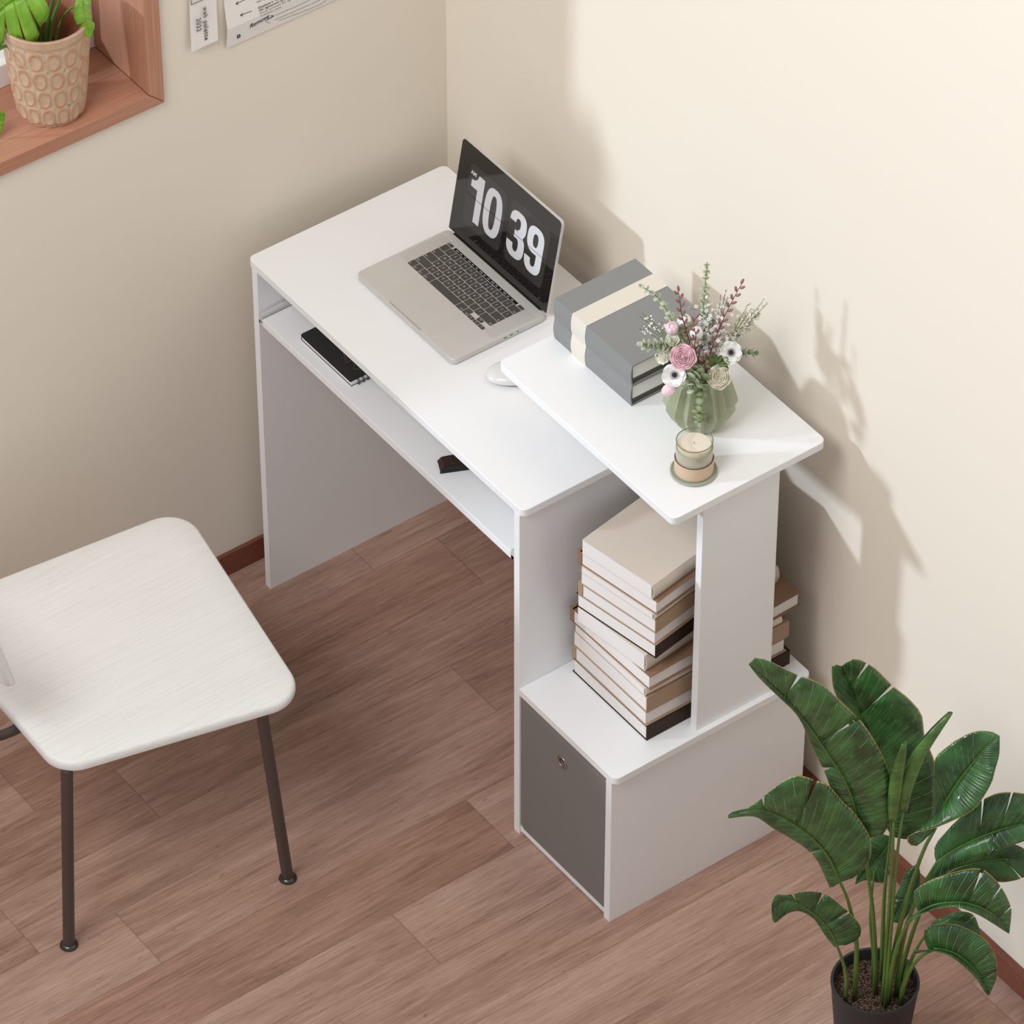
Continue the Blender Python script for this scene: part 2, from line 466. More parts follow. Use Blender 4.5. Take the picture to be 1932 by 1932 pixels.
# ------------------------------------------------------------------ the desk
desk = thing('computer_desk', 'white laminate computer desk with raised side shelf and pull-out tray', 'desk', (.5, .2, 0))
T = .015
MB().prism(rrect(0, .7573, 0, .401, .012), .725, .740).build('desktop', WHITE, desk, .001)
MB().box(.0117, .0265, 0, .400, 0, .725).build('side_panel', WHITE, desk, .0006)
MB().box(.7339, .7483, 0, .400, 0, .725).build('side_panel', WHITE, desk, .0006)
tray = MB().prism(rrect(.0385, .7265, -.001, .32, .001), .6165, .632).build('keyboard_tray', WHITE, desk, .0008)
for x0, x1, sg in ((.0265, .0385, 1), (.7265, .7339, -1)):
    r = MB()
    r.box(x0 + .0004, x1 - .0008, .0, .36, .617, .624); r.box(x0 + .0004, x0 + .003 if sg > 0 else x1, .0, .36, .617, .636)
    if sg > 0:      # stepped steel profile that stands up beside the tray
        pr = [(.0, .622), (.0, .6365), (.045, .6400), (.075, .6365), (.36, .6365), (.36, .622)]
        v = [(x0 + .003, y, z) for y, z in pr] + [(x0 + .0105, y, z) for y, z in pr]; n = len(pr)
        r.add(v, [tuple(range(n)), tuple(range(2 * n - 1, n - 1, -1))] + [(i, n + i, n + (i + 1) % n, (i + 1) % n) for i in range(n)])
    r.build('slide_rail', STEEL, desk)
MB().box(.0265, .7339, .375, .389, .35, .60).build('back_panel', WHITE, desk)
MB().box(.7483, .9787, .004, .385, .004, .0165).build('cabinet_base', WHITE, desk, .0006)
MB().box(.9787, .9935, 0, .3995, 0, .3275).build('cabinet_side', WHITE, desk, .0006)
MB().box(.7483, .9787, .385, .397, .004, .3275).build('cabinet_back', WHITE, desk)
MB().prism(rrect(.7483, 1.0034, -.001, .3995, (0, .012, .012, 0)), .3275, .3424).build('cabinet_top', WHITE, desk, .001)
MB().box(.9790, .9935, .1694, .3200, .3424, .841).build('upright_panel', WHITE, desk, .0006)
MB().box(.600, .615, .20, .385, .740, .841).build('shelf_support', WHITE, desk, .0006)
MB().prism(rrect(.556, 1.0066, .1004, .4012, .012), .841, .856).build('raised_shelf', WHITE, desk, .001)

# fabric bin in the cabinet
bn = thing('storage_bin', 'grey fabric storage bin with metal eyelet in the cabinet opening', 'storage bin', (.863, .2, .0170))
sh = MB(); x0, x1, y0, y1, z0, z1 = .7488, .9780, .0062, .372, .0170, .3270
sh.prism(rrect(x0, x1, y0, y1, .006), z0, z0 + .005)
for b in ((x0, x0 + .004, y0 + .006, y1), (x1 - .004, x1, y0 + .006, y1), (x0 + .004, x1 - .004, y1 - .004, y1)):
    sh.box(*b, z0 + .005, z1)
sh.build('bin_body', FAB, bn)
G = Vector((0.8603,0.0030,0.2627))
fp = MB(); N = 40
outer = [(.7500, z0), (.9770, z0), (.9770, z1), (.7500, z1)]
opts = [(p[0], p[1]) for p in rrect(x0, x1, z0, z1, (.012, .003, .0005, .0005), 6)]
ring = [(G.x + .0085 * math.cos(2 * PI * k / N), G.z + .0085 * math.sin(2 * PI * k / N)) for k in range(N)]
bmf = bmesh.new()
ev = []
for loop in (opts, ring):
    vs = [bmf.verts.new((x, y0 - .003, z)) for x, z in loop]
    for i in range(len(vs)): ev.append(bmf.edges.new((vs[i], vs[(i + 1) % len(vs)])))
bmesh.ops.triangle_fill(bmf, use_beauty=True, use_dissolve=False, edges=ev)
ex = bmesh.ops.extrude_face_region(bmf, geom=list(bmf.faces))
bmesh.ops.translate(bmf, vec=(0, .0045, 0), verts=[g for g in ex['geom'] if isinstance(g, bmesh.types.BMVert)])
bmesh.ops.recalc_face_normals(bmf, faces=list(bmf.faces))
me = bpy.data.meshes.new('front_panel'); bmf.to_mesh(me); bmf.free(); me.materials.append(FAB)
o = bpy.data.objects.new('front_panel', me); COL.objects.link(o); o.parent = bn; o.matrix_parent_inverse = parent_inv(bn)
st = MB()
for k in range(34):
    xa = .7530 + k * .00662
    st.box(xa, xa + .004, y0 - .0036, y0 - .0028, z1 - .0175, z1 - .0167)
    st.box(xa, xa + .004, y0 - .0036, y0 - .0028, z1 - .0125, z1 - .0119)
st.build('stitching', STITCH, bn)
ey = MB()
prof = []
for k in range(13):
    a = 2 * PI * k / 12; prof.append((.0098 + .0026 * math.cos(a), .0016 * math.sin(a)))
n = 32; v = []
for r, h in prof[:-1]:
    for k in range(n):
        a = 2 * PI * k / n; v.append((G.x + r * math.cos(a), y0 - .0038 - h, G.z + r * math.sin(a)))
f = [(i * n + k, i * n + (k + 1) % n, ((i + 1) % 12) * n + (k + 1) % n, ((i + 1) % 12) * n + k) for i in range(12) for k in range(n)]
ey.add(v, f).build('eyelet', CHROME, bn, smooth=True, angle=180)

# ------------------------------------------------------------------ laptop
LX0, LX1, LY0, LY1, LZ = .149, .4186, .1128, .3005, .752
lap = thing('laptop', 'open silver laptop showing a flip clock on its screen', 'laptop', (.284, .2, .74))
base = MB().prism(rrect(LX0, LX1, LY0, LY1, .010), .7412, LZ).build('base', ALU, lap, .0016, seg=3)
for x in (.17, .398):
    for y in (.13, .285): MB().lathe([(.006, .7399), (.006, .7414)], 16, (x, y, 0)).build('rubber_foot', BLACK, lap)
MB().box(.2400, .3270, LY0 + .0007, LY0 + .004, LZ - .0022, LZ + .00005).build('thumb_notch', mat('notch_grey', '#b4afab', .4, .2), lap)
pt = MB()
for y in (.214, .226): pt.box(LX1 - .0004, LX1 + .0001, y, y + .006, .7462, .7480)
for k in range(1): pt.lathe([(.0014, 0), (.0014, .0006)], 14, (0, 0, 0))
pt.v[-28:] = [(LX1 - .0005 + z, .242 + x, .7472 + y) for x, y, z in pt.v[-28:]]
pt.build('port', BLACK, lap)
for xs in ((LX0 + .006, LX0 + .032), (LX1 - .032, LX1 - .006)):
    MB().box(xs[0], xs[1], .196, .283, LZ - .0004, LZ + .00015).build('speaker_grille', mat('grille_grey', '#c6c2bf', .5, .2), lap)
MB().box(.218, .350, .1185, .1895, LZ - .0006, LZ + .00012).build('trackpad', mat('trackpad_grey', '#cdc9c6', .4, .2), lap)
# keyboard: well, then one mesh per key with its legend
KX0, KX1, KY0, KY1 = .1790, .3865, .1940, .2800
kb = MB().box(KX0 - .001, KX1 + .001, KY0 - .001, KY1 + .001, LZ - .0005, LZ + .0001).build('keyboard', ALU, lap)
UNI = (KX1 - KX0) / 14.5
RH = (KY1 - KY0 - .006) / 5
rows = [
    (1.0, [(1, c) for c in '`1234567890-='] + [(1.5, 'del')]),
    (1.0, [(1.5, 'tab')] + [(1, c) for c in 'QWERTYUIOP[]\\']),
    (1.0, [(1.75, 'caps')] + [(1, c) for c in "ASDFGHJKL;'"] + [(1.75, 'ret')]),
    (1.0, [(2.25, 'shift')] + [(1, c) for c in 'ZXCVBNM,./'] + [(2.25, 'shift')]),
    (1.0, [(1, 'fn'), (1, 'ctl'), (1, 'opt'), (1.25, 'cmd'), (5, ''), (1.25, 'cmd'), (1, 'opt')]),
]
gcache = {}
def glyph(c, s):
    if (c, s) not in gcache: gcache[(c, s)] = text_mesh(c, s, .00005)
    return gcache[(c, s)]
def key(xa, xb, ya, yb, c):
    k = MB(); g = .0007
    k.prism(rrect(xa + g, xb - g, ya + g, yb - g, .0009, 3), LZ - .0004, LZ + .0007)
    if c:
        k.cur = 1
        s = .0052 if len(c) == 1 else .0034
        px = (xa + xb) / 2 if len(c) == 1 else (xa + .004 if xa < .25 else xb - .0045)
        k.merge(glyph(c, s), Matrix.Translation((px, (ya + yb) / 2 if len(c) == 1 else ya + .0042, LZ + .00078)))
    k.build('key', [KEYM, LEG], kb)
y = KY1 - .006
for hgt, ks in rows:
    x = KX0
    for w, c in ks:
        key(x, x + w * UNI, y - RH, y, c); x += w * UNI
    y -= RH
xa = KX1 - 3 * UNI; yb = KY0
key(xa, xa + UNI, yb, yb + RH / 2, '<'); key(xa + UNI, xa + 2 * UNI, yb, yb + RH / 2, 'v'); key(xa + UNI, xa + 2 * UNI, yb + RH / 2, yb + RH, '^'); key(xa + 2 * UNI, xa + 3 * UNI, yb, yb + RH / 2, '>')
key(KX0, KX0 + 1.0 * UNI, KY1 - .006, KY1 + .001, 'esc'); key(KX1 - UNI, KX1, KY1 - .006, KY1 + .001, '')
tb = MB().box(KX0 + 1.25 * UNI, KX1 - 1.25 * UNI, KY1 - .0055, KY1 + .0005, LZ - .0004, LZ + .0004).build('touch_strip', TBAR, lap)
ic = MB()
for k in range(15):
    xx = KX0 + 1.6 * UNI + k * .0108
    ic.box(xx, xx + (.0052 if k % 3 else .0075), KY1 - .0036, KY1 - .0016, LZ + .0004, LZ + .00047)
ic.build('touch_icons', mat('touch_icon', '#8f8f90', .5, emit='#a0a0a2', estr=.15), tb)
# hinge and lid
MB().box(LX0 + .016, LX1 - .016, .2975, .3040, LZ - .006, LZ + .0018).build('hinge', BLACK, lap, .001)
B0 = Vector((LX0, .3003, .7545)); eu = Vector((1, 0, 0)); evv = Vector((0, .0310, .1778)); LH = evv.length; evv.normalize(); en = eu.cross(evv)
LW = LX1 - LX0
def lid(u, v, w=0): return B0 + eu * (u * LW) + evv * ((1 - v) * LH) - en * 0 + en * w      # u right, v down, w out of the screen
def lidpoly(mb, pts, w0, w1, rng=None):
    n = len(pts)
    mb.add([lid(u, v, w0) for u, v in pts] + [lid(u, v, w1) for u, v in pts],
           [tuple(range(n)), tuple(range(2 * n - 1, n - 1, -1))] + [(i, (i + 1) % n, n + (i + 1) % n, n + i) for i in range(n)])
asp = LW / LH
def lrr(u0, u1, v0, v1, r): return [(u / LW, v / LH) for u, v in rrect(u0 * LW, u1 * LW, v0 * LH, v1 * LH, r, 6)]
def lmesh(mb, name, m, par):
    o = mb.build(name, m, par)
    b = bmesh.new(); b.from_mesh(o.data); bmesh.ops.recalc_face_normals(b, faces=list(b.faces)); b.to_mesh(o.data); b.free()
    return o
q = MB(); lidpoly(q, lrr(0, 1, 0, 1, (.009, .009, .002, .002)), -.0048, 0); lidshell = lmesh(q, 'lid', ALU, lap)
q = MB(); lidpoly(q, lrr(.004, .996, .006, .9995, (.008, .008, .001, .001)), -.0005, .0003); scr = lmesh(q, 'screen', SCRG, lap)
for a, b in ((.115, .487), (.532, .915)):
    q = MB(); lidpoly(q, lrr(a, b, .17, .825, .012), .0002, .00042); lmesh(q, 'clock_card', CARD, scr)
def stroke_ring(mb, o, i, w):       # ring between two equal-length outlines
    n = len(o)
    mb.add([lid(*p, w) for p in o] + [lid(*p, w) for p in i], [(k, (k + 1) % n, n + (k + 1) % n, n + k) for k in range(n)])
def stad(cx, cy, a, b, p=2.7, n=64, a0=0, a1=2 * PI):
    out = []
    for k in range(n + (0 if abs(a1 - a0 - 2 * PI) < 1e-6 else 1)):
        t = a0 + (a1 - a0) * k / n; c, s = math.cos(t), math.sin(t)
        out.append((cx + a * math.copysign(abs(c) ** (2 / p), c), cy + b * math.copysign(abs(s) ** (2 / p), s)))
    return out
W0 = .0006
def digit(draw):
    q = MB(); draw(q); o = lmesh(q, 'digit', DIG, scr); return o
def d1(q):
    pts = [(.2085, .2420), (.2665, .2420), (.2665, .7410), (.2080, .7410), (.2080, .4010), (.1445, .4010), (.1445, .3290), (.176, .320), (.198, .292)]
    q.add([lid(*p, W0) for p in pts], [tuple(range(len(pts)))[::-1]])
def d0(q):
    stroke_ring(q, stad(.376, .490, .086, .252), stad(.376, .490, .0290, .180), W0)
def d3(q):
    # upper bowl, lower bowl as open rings
    stroke_ring2(q, stad(.6215, .380, .0805, .126, 2.6, 40, PI, PI + 1.5 * PI * .99), stad(.6215, .380, .0235, .056, 2.4, 40, PI, PI + 1.5 * PI * .99))
    stroke_ring2(q, stad(.6215, .600, .0840, .140, 2.6, 40, PI, PI - 1.5 * PI * .99), stad(.6215, .600, .0250, .070, 2.4, 40, PI, PI - 1.5 * PI * .99), .00066)
    pts = [(.598, .452), (.645, .452), (.645, .530), (.598, .530)]
    q.add([lid(*p, W0 + .00012) for p in pts], [(3, 2, 1, 0)])
def stroke_ring2(mb, o, i, W0=.0006):
    n = len(o)
    mb.add([lid(*p, W0) for p in o] + [lid(*p, W0) for p in i], [(k, k + 1, n + k + 1, n + k) for k in range(n - 1)])
def d9(q):
    stroke_ring(q, stad(.797, .395, .0800, .140, 2.6), stad(.797, .395, .0245, .070, 2.4), W0)
    a = [(.8215, .40), (.877, .40), (.877, .60)] + stad(.797, .600, .0800, .142, 2.6, 30, 0, PI)
    b = [(.8215, .40), (.8215, .50), (.8215, .60)] + stad(.797, .600, .0245, .070, 2.4, 30, 0, PI)
    stroke_ring2(q, a, b, .00072)
for dfn in (d1, d0, d3, d9): digit(dfn)
q = MB(); am = text_mesh('AM', .0100, .0003, space=1.02)
q.merge(am, frame(lid(.154, .264, W0), eu, evv)); q.build('meridiem_text', DIG, scr)
q = MB()
for a, b in ((.118, .484), (.535, .912)): lidpoly(q, [(a, .4984), (b, .4984), (b, .5022), (a, .5022)], .0008, .00095)
lmesh(q, 'flip_line', mat('flip_gap', '#2b2725', .3), scr)

# ------------------------------------------------------------------ mouse
ms = thing('computer_mouse', 'white mouse half hidden under the left end of the raised shelf', 'mouse', (.535, .19, .74))
def mouse_half(zs, sc, m, name):
    q = MB(); c = Vector((.5010, .1870)); ang = math.radians(60); nn = 36; rings = 9; v = []; f = []
    for i in range(rings):
        t = i / (rings - 1); r = math.cos(t * PI / 2) ** .55 if i < rings - 1 else 0
        for k in range(nn):
            a = 2 * PI * k / nn
            lx = .056 * sc * math.copysign(abs(math.cos(a)) ** .85, math.cos(a)) * r; ly = .0300 * sc * math.copysign(abs(math.sin(a)) ** .85, math.sin(a)) * r
            v.append((c.x + lx * math.cos(ang) - ly * math.sin(ang), c.y + lx * math.sin(ang) + ly * math.cos(ang), zs[0] + (zs[1] - zs[0]) * math.sin(t * PI / 2)))
    for i in range(rings - 1):
        for k in range(nn):
            f.append((i * nn + k, i * nn + (k + 1) % nn, (i + 1) * nn + (k + 1) % nn, (i + 1) * nn + k))
    f.append(tuple(range(nn - 1, -1, -1)))
    return q.add(v, f).build(name, m, ms, smooth=True, angle=60)
mouse_half((.7465, .7600), 1, MOUSEW, 'top_shell')
mouse_half((.7465, .7402), .90, MOUSEG, 'underside')

# ------------------------------------------------------------------ notebook and strap on the tray
nb = thing('ring_notebook', 'black ring-bound notebook lying on the pull-out tray', 'notebook', (.19, .1, .632))
nx0, nx1, ny0, ny1, nz = .1140, .2610, .0215, .225, .6321
MB().prism(rrect(nx0, nx1, ny0, ny1, (.006, 0, 0, .006)), nz, nz + .0012).build('back_cover', NBK, nb)
MB().prism(rrect(nx0 + .001, nx1 - .0005, ny0 + .0008, ny1 - .001, (.006, 0, 0, .006)), nz + .0012, nz + .0066).build('page_block', PAGE, nb)
cv = MB().prism(rrect(nx0, nx1 - .003, ny0 + .0002, ny1, (.006, 0, 0, .006)), nz + .0067, nz + .0080).build('front_cover', NBK, nb)
ln = MB(); zc = nz + .0081
def line2(mb, pts, w, z):
    for a, b in zip(pts, pts[1:]):
        a = Vector((a[0], a[1])); b = Vector((b[0], b[1])); t = (b - a).normalized(); nn = Vector((-t.y, t.x)) * w / 2; a = a - t * w / 2; b = b + t * w / 2
        mb.add([(p.x, p.y, z) for p in (a - nn, b - nn, b + nn, a + nn)], [(0, 1, 2, 3)])
line2(ln, [(.196, .052), (.216, .044), (.216, .060), (.224, .060)], .0006, zc)
line2(ln, [(.196, .058), (.208, .053), (.208, .064)], .0006, zc)
line2(ln, [(.232, .062), (.228, .050), (.236, .044), (.246, .054)], .0006, zc)
for i in range(11):
    for j in range(7): ln.box(.200 + i * .0048, .2005 + i * .0048, .0245 + j * .0042, .0250 + j * .0042, zc - .0001, zc)
ln.build('cover_print', NBL, cv)
for k in range(20):
    yy = ny0 + .012 + k * .0092
    for dy in (0, .0022):
        pts = [(nx1 - .001 + .0060 * math.cos(a), yy + dy, nz + .0046 + .0048 * math.sin(a)) for a in [2 * PI * i / 14 for i in range(14)]]
        MB().tube(pts + [pts[0]], .0006, 6).build('wire_ring', BLACK, nb)
# strap
sp_ = thing('leather_strap', 'dark brown stitched leather strap looped on the tray front', 'strap', (.53, .06, .632))
q = MB(); v = []; nn = 14; wdt = .024; c0 = Vector((0.5220,0.0299,0.6320)).to_2d(); dr = Vector((.42, .9075)); pd = Vector((-.9075, .42))
prof = [(-.006, .0005), (-.0145, .0045), (-.0165, .0085), (-.013, .0125), (0, .0145), (.05, .0155), (.12, .0155)]
inn = [(-.006, .0022), (-.0125, .0050), (-.014, .0085), (-.011, .0110), (0, .0128), (.05, .0138), (.12, .0138)]
prof = [(p.x, p.z) for p in crom([(a, 0, b) for a, b in prof], nn)]; inn = [(p.x, p.z) for p in crom([(a, 0, b) for a, b in inn], nn)]
vv = []
for wv in (0, wdt):
    for a, z in prof: p = c0 + dr * a + pd * wv; vv.append((p.x, p.y, .632 + z))
    for a, z in inn: p = c0 + dr * a + pd * wv; vv.append((p.x, p.y, .632 + z))
ff = []
for i in range(nn - 1):
    ff += [(i, i + 1, 2 * nn + i + 1, 2 * nn + i), (nn + i, 3 * nn + i, 3 * nn + i + 1, nn + i + 1), (i, nn + i, nn + i + 1, i + 1), (2 * nn + i, 2 * nn + i + 1, 3 * nn + i + 1, 3 * nn + i)]
ff += [(0, 2 * nn, 3 * nn, nn), (nn - 1, 2 * nn - 1, 4 * nn - 1, 3 * nn - 1)]
q.add(vv, ff).build('strap', LEATH, sp_)
q = MB()
for wv in (.003,):
    pl = [(c0 + dr * a + pd * wv, .632 + z + .0003) for a, z in prof[3:]]
    for i in range(len(pl) - 1):
        a, b = pl[i], pl[i + 1]; q.tube([(a[0].x, a[0].y, a[1]), ((a[0].x * .4 + b[0].x * .6), (a[0].y * .4 + b[0].y * .6), a[1] * .4 + b[1] * .6)], .0003, 5)
q.build('stitching', mat('brown_thread', '#6a4a3c', .8), sp_)
q = MB()
p0 = [(c0 + dr * a - pd * .0006, z) for a, z in prof]
q.add([(p.x, p.y, .632 + z) for p, z in p0] + [(p.x, p.y, .6322) for p, z in p0], [(i, i + 1, nn + i + 1, nn + i) for i in range(nn - 1)])
q.build('side_edge', LEATHB, sp_, solid=.0008)

# ------------------------------------------------------------------ grey boxed books and ribbon on the shelf
BX0, BX1, BY0, BY1 = .5645, .7644, .2030, .3650
def greybook(z0, label):
    t = thing('boxed_book', label, 'book', (BX0 + .1, BY0 + .08, z0), 'grey boxed books')
    h = .0420; n = 7
    # outer shell: rounded spine along the front, open at the right end
    prof = [(BY0 + .0028 * (1 - math.sin(PI * k / n)), z0 + h * k / n) for k in range(n + 1)]
    inner = [(y + .0022, min(max(z, z0 + .0022), z0 + h - .0022)) for y, z in prof]
    q = MB()
    for x0, x1 in ((BX0, BX1),):
        m = n + 1
        o = [(BY1, z0)] + prof + [(BY1, z0 + h)]
        i_ = [(BY1, z0 + .0022)] + inner + [(BY1, z0 + h - .0022)]
        k = len(o)
        q.add([(x0, y, z) for y, z in o] + [(x1, y, z) for y, z in o] + [(x0, y, z) for y, z in i_] + [(x1, y, z) for y, z in i_],
              [(j, j + 1, k + j + 1, k + j) for j in range(k - 1)] + [(2 * k + j, 3 * k + j, 3 * k + j + 1, 2 * k + j + 1) for j in range(k - 1)]
              + [(k + j, k + j + 1, 3 * k + j + 1, 3 * k + j) for j in range(k - 1)] + [(j, 2 * k + j, 2 * k + j + 1, j + 1) for j in range(k - 1)]
              + [(0, k, 3 * k, 2 * k), (k - 1, 3 * k - 1, 4 * k - 1, 2 * k - 1)])
    q.build('cover', GREYC, t)
    MB().box(BX0 + .003, BX1 - .0035, BY0 + .0070, BY1 - .003, z0 + .0115, z0 + h - .0024).build('page_block', PAGE, t)
    MB().box(BX0 + .003, BX1 - .0030, BY0 + .0055, BY1 - .003, z0 + .0024, z0 + .0113).build('lining', GREYD, t)
    MB().box(BX0 + .0003, BX0 + .0025, BY0 + .006, BY1 - .0003, z0 + .0024, z0 + h - .0024).build('end_board', GREYC, t)
greybook(.8561, 'grey boxed book lying flat on the raised shelf, the lower of the pair')
greybook(.8982, 'grey boxed book on top of the other, the upper of the pair')
rb = MB(); n = 7; RX0, RX1 = .6110, .6475
o = []
for z0 in (.8561, .8982):
    for k in range(n + 1): o.append((BY0 + .0028 * (1 - math.sin(PI * k / n)) - .0007, z0 + .042 * k / n))
o[0] = (o[0][0], .8563)
o[-1] = (o[-1][0], .9409); o += [(BY1 + .0007, .9409), (BY1 + .0007, .8563)]
i_ = [(y + (.0006 if j < len(o) - 2 else -.0006), z if 0 < j < len(o) - 3 else (z if j in (0, len(o) - 1) else z - .0006)) for j, (y, z) in enumerate(o)]
k = len(o)
rb.add([(RX0, y, z) for y, z in o] + [(RX1, y, z) for y, z in o] + [(RX0, y, z) for y, z in i_] + [(RX1, y, z) for y, z in i_],
       [(j, j + 1, k + j + 1, k + j) for j in range(k - 1)] + [(2 * k + j, 3 * k + j, 3 * k + j + 1, 2 * k + j + 1) for j in range(k - 1)]
       + [(k + j, k + j + 1, 3 * k + j + 1, 3 * k + j) for j in range(k - 1)] + [(j, 2 * k + j, 2 * k + j + 1, j + 1) for j in range(k - 1)])
tag(rb.build('ribbon_band', BAND), 'cream ribbon band wrapped around the two grey boxed books', 'ribbon')

# ------------------------------------------------------------------ stack of twelve books on the cabinet
def book(z0, h, w, l, cx, cy, rot, spine, cover, pages, label, ct=.0018, hang=.0035, soft=False):
    """front right bottom corner at (cx, cy); spine on the right ('R') or left ('L')"""
    t = thing('book', label, 'book', (cx, cy, z0), 'books stacked under the raised shelf')
    t.rotation_euler = (0, 0, math.radians(rot))
    bpy.context.view_layer.update()
    def put(mb, name, m, bev=.0004):
        o = mb.build(name, m, None, bev); o.parent = t; return o
    if soft:    # soft cover: rounded spine flush with the pages
        n = 8; pr = [(-.004 + .004 * math.sin(PI * k / n), h * k / n) for k in range(n + 1)]
        q = MB(); o = [(-w, 0)] + pr + [(-w, h)]; i_ = [(-w, .0008)] + [(x - .0012, min(max(z, .0008), h - .0008)) for x, z in pr] + [(-w, h - .0008)]
        k = len(o)
        q.add([(x, 0, z) for x, z in o] + [(x, l, z) for x, z in o] + [(x, 0, z) for x, z in i_] + [(x, l, z) for x, z in i_],
              [(j + 1, j, k + j, k + j + 1) for j in range(k - 1)] + [(2 * k + j, 2 * k + j + 1, 3 * k + j + 1, 3 * k + j) for j in range(k - 1)]
              + [(k + j + 1, k + j, 3 * k + j, 3 * k + j + 1) for j in range(k - 1)] + [(j, j + 1, 2 * k + j + 1, 2 * k + j) for j in range(k - 1)]
              + [(0, 2 * k, 3 * k, k), (k - 1, 2 * k - 1, 4 * k - 1, 3 * k - 1)])
        put(q, 'cover', cover, 0)
        put(MB().box(-w + .0004, -.0062, .0003, l - .0003, .0009, h - .0009), 'page_block', pages)
        return t
    q = MB(); q.box(-w, 0, 0, l, 0, ct); q.box(-w, 0, 0, l, h - ct, h)
    if spine == 'R': q.box(-ct * 1.2, 0, 0, l, ct, h - ct)
    else: q.box(-w - .0055, -w + .004, 0, l, 0, h)
    put(q, 'cover', cover)
    a, b = (-w + hang, -ct * 1.2 - .0002) if spine == 'R' else (-w + .0042, -hang)
    put(MB().box(a, b, hang * .35, l - hang, ct + .0002, h - ct - .0002), 'page_block', pages)
    return t
Z0 = .3425
bk = [
 # z0,   h,     w,    l,    rot, spine, cover, soft, px corner
 (.0000, .0310, .196, .292, 0.0, 'R', DARKB, 0, (0.9640,0.0924,0.3425), 'dark brown book at the very bottom of the stack, directly on the cabinet'),
 (.0312, .0315, .190, .286, 0.0, 'L', TAN, 0, (0.9621,0.0922,0.3737), 'tan book with white page edge facing right, just above the bottom dark book'),
 (.0629, .0345, .194, .290, 0.3, 'R', TAN, 0, (0.9631,0.0918,0.4054), 'tan-spined book in the lower half of the stack, third from the cabinet'),
 (.0976, .0165, .186, .276, 0.0, 'R', CREAM, 1, (0.9617,0.0911,0.4401), 'thin cream book in the lower half of the stack, on the tan spine'),
 (.1143, .0300, .197, .312, 1.5, 'L', BROWN, 0, (0.9660,0.0948,0.4568), 'brown book jutting out in the lower half, directly under the cream soft book'),
 (.1445, .0350, .158, .296, 6.5, 'R', CREAM, 1, (0.9547,0.0965,0.4870), 'cream soft book in the middle of the stack, partly covered by the dark book'),
 (.1797, .0290, .172, .272, 9.5, 'R', DARKB, 0, (0.9664,0.1047,0.5222), 'dark brown book halfway up the stack, bottom of the turned upper half'),
 (.2089, .0300, .162, .266, 9.5, 'L', TAN, 0, (0.9669,0.1036,0.5514), 'tan book with white page edge facing right, resting on the middle dark book'),
 (.2391, .0300, .164, .272, 9.5, 'R', TAN, 0, (0.9692,0.1011,0.5816), 'tan-spined book in the upper half of the stack, fourth from the top'),
 (.2693, .0130, .158, .260, 9.5, 'R', CREAM, 1, (0.9702,0.0986,0.6118), 'thin cream book in the upper half of the stack, third from the top'),
 (.2825, .0285, .166, .284, 9.5, 'L', BROWN, 0, (0.9724,0.1008,0.6250), 'brown book directly under the big cream book on top of the stack'),
 (.3112, .0300, .154, .280, 9.5, 'R', CREAM, 1, (0.9671,0.0980,0.6537), 'large cream book lying on the very top of the stack'),
]
for (z, h, w, l, rot, spn, cov, soft, c, lb) in bk:
    book(Z0 + z, h, w, l, c[0], c[1], rot, spn, cov, PAGEL, lb, soft=bool(soft))

# ------------------------------------------------------------------ candle
cc = Vector((0.9388,0.1925,0.8560))
co = thing('coaster', 'round grey-green coaster under the candle', 'coaster', cc)
MB().lathe([(.034, .0002), (.0368, .0012), (.0370, .0032), (.0362, .0040), (.0345, .0042), (.0340, .0034), (0.001, .0034)], 64, cc, cap0=True, cap1=True).build('dish', COAST, co, smooth=True)
cd = thing('candle', 'cream candle in a glass cup with a peach clay base', 'candle', cc + Vector((0, 0, .0036)))
MB().lathe([(.0280, .0036), (.0304, .0050), (.0306, .029), (.0304, .0306), (.0292, .0308), (.0290, .0300)], 64, cc, cap1=False).build('clay_base', CUPB, cd, smooth=True)
MB().lathe([(.0288, .0298), (.0290, .0310), (.0288, .0520), (.0262, .0520), (.0262, .0310)], 64, cc, cap0=False, cap1=False).build('cup_body', CUPL, cd, smooth=True)
MB().lathe([(.0289, .0520), (.0289, .0640), (.0282, .0652), (.0272, .0640), (.0268, .0522)], 64, cc, cap0=False, cap1=False).build('glass_rim', CUPG, cd, smooth=True)
q = MB()
for k in range(2): pass
rim = [(cc.x + .0281 * math.cos(2 * PI * k / 64), cc.y + .0281 * math.sin(2 * PI * k / 64), cc.z + .0650) for k in range(65)]
q.tube(rim, .0009, 8).build('rim_edge', mat('olive_glass_edge', '#7b7a62', .15, coat=.5), cd, smooth=True, angle=180)
q = MB(); rim = [(cc.x + .0300 * math.cos(2 * PI * k / 64), cc.y + .0300 * math.sin(2 * PI * k / 64), cc.z + .0308) for k in range(65)]
q.tube(rim, .0006, 8).build('seam', mat('dark_seam', '#5a4532', .5), cd, smooth=True, angle=180)
MB().lathe([(.0262, .0310), (.0265, .0560), (.0255, .0575), (.012, .0568), (.0008, .0568)], 64, cc).build('wax', WAX, cd, smooth=True)
MB().tube([(cc.x, cc.y, cc.z + .056), (cc.x - .001, cc.y - .0005, cc.z + .0590), (cc.x - .0018, cc.y - .001, cc.z + .0615)], .0006, 6).build('wick', WICK, cd)

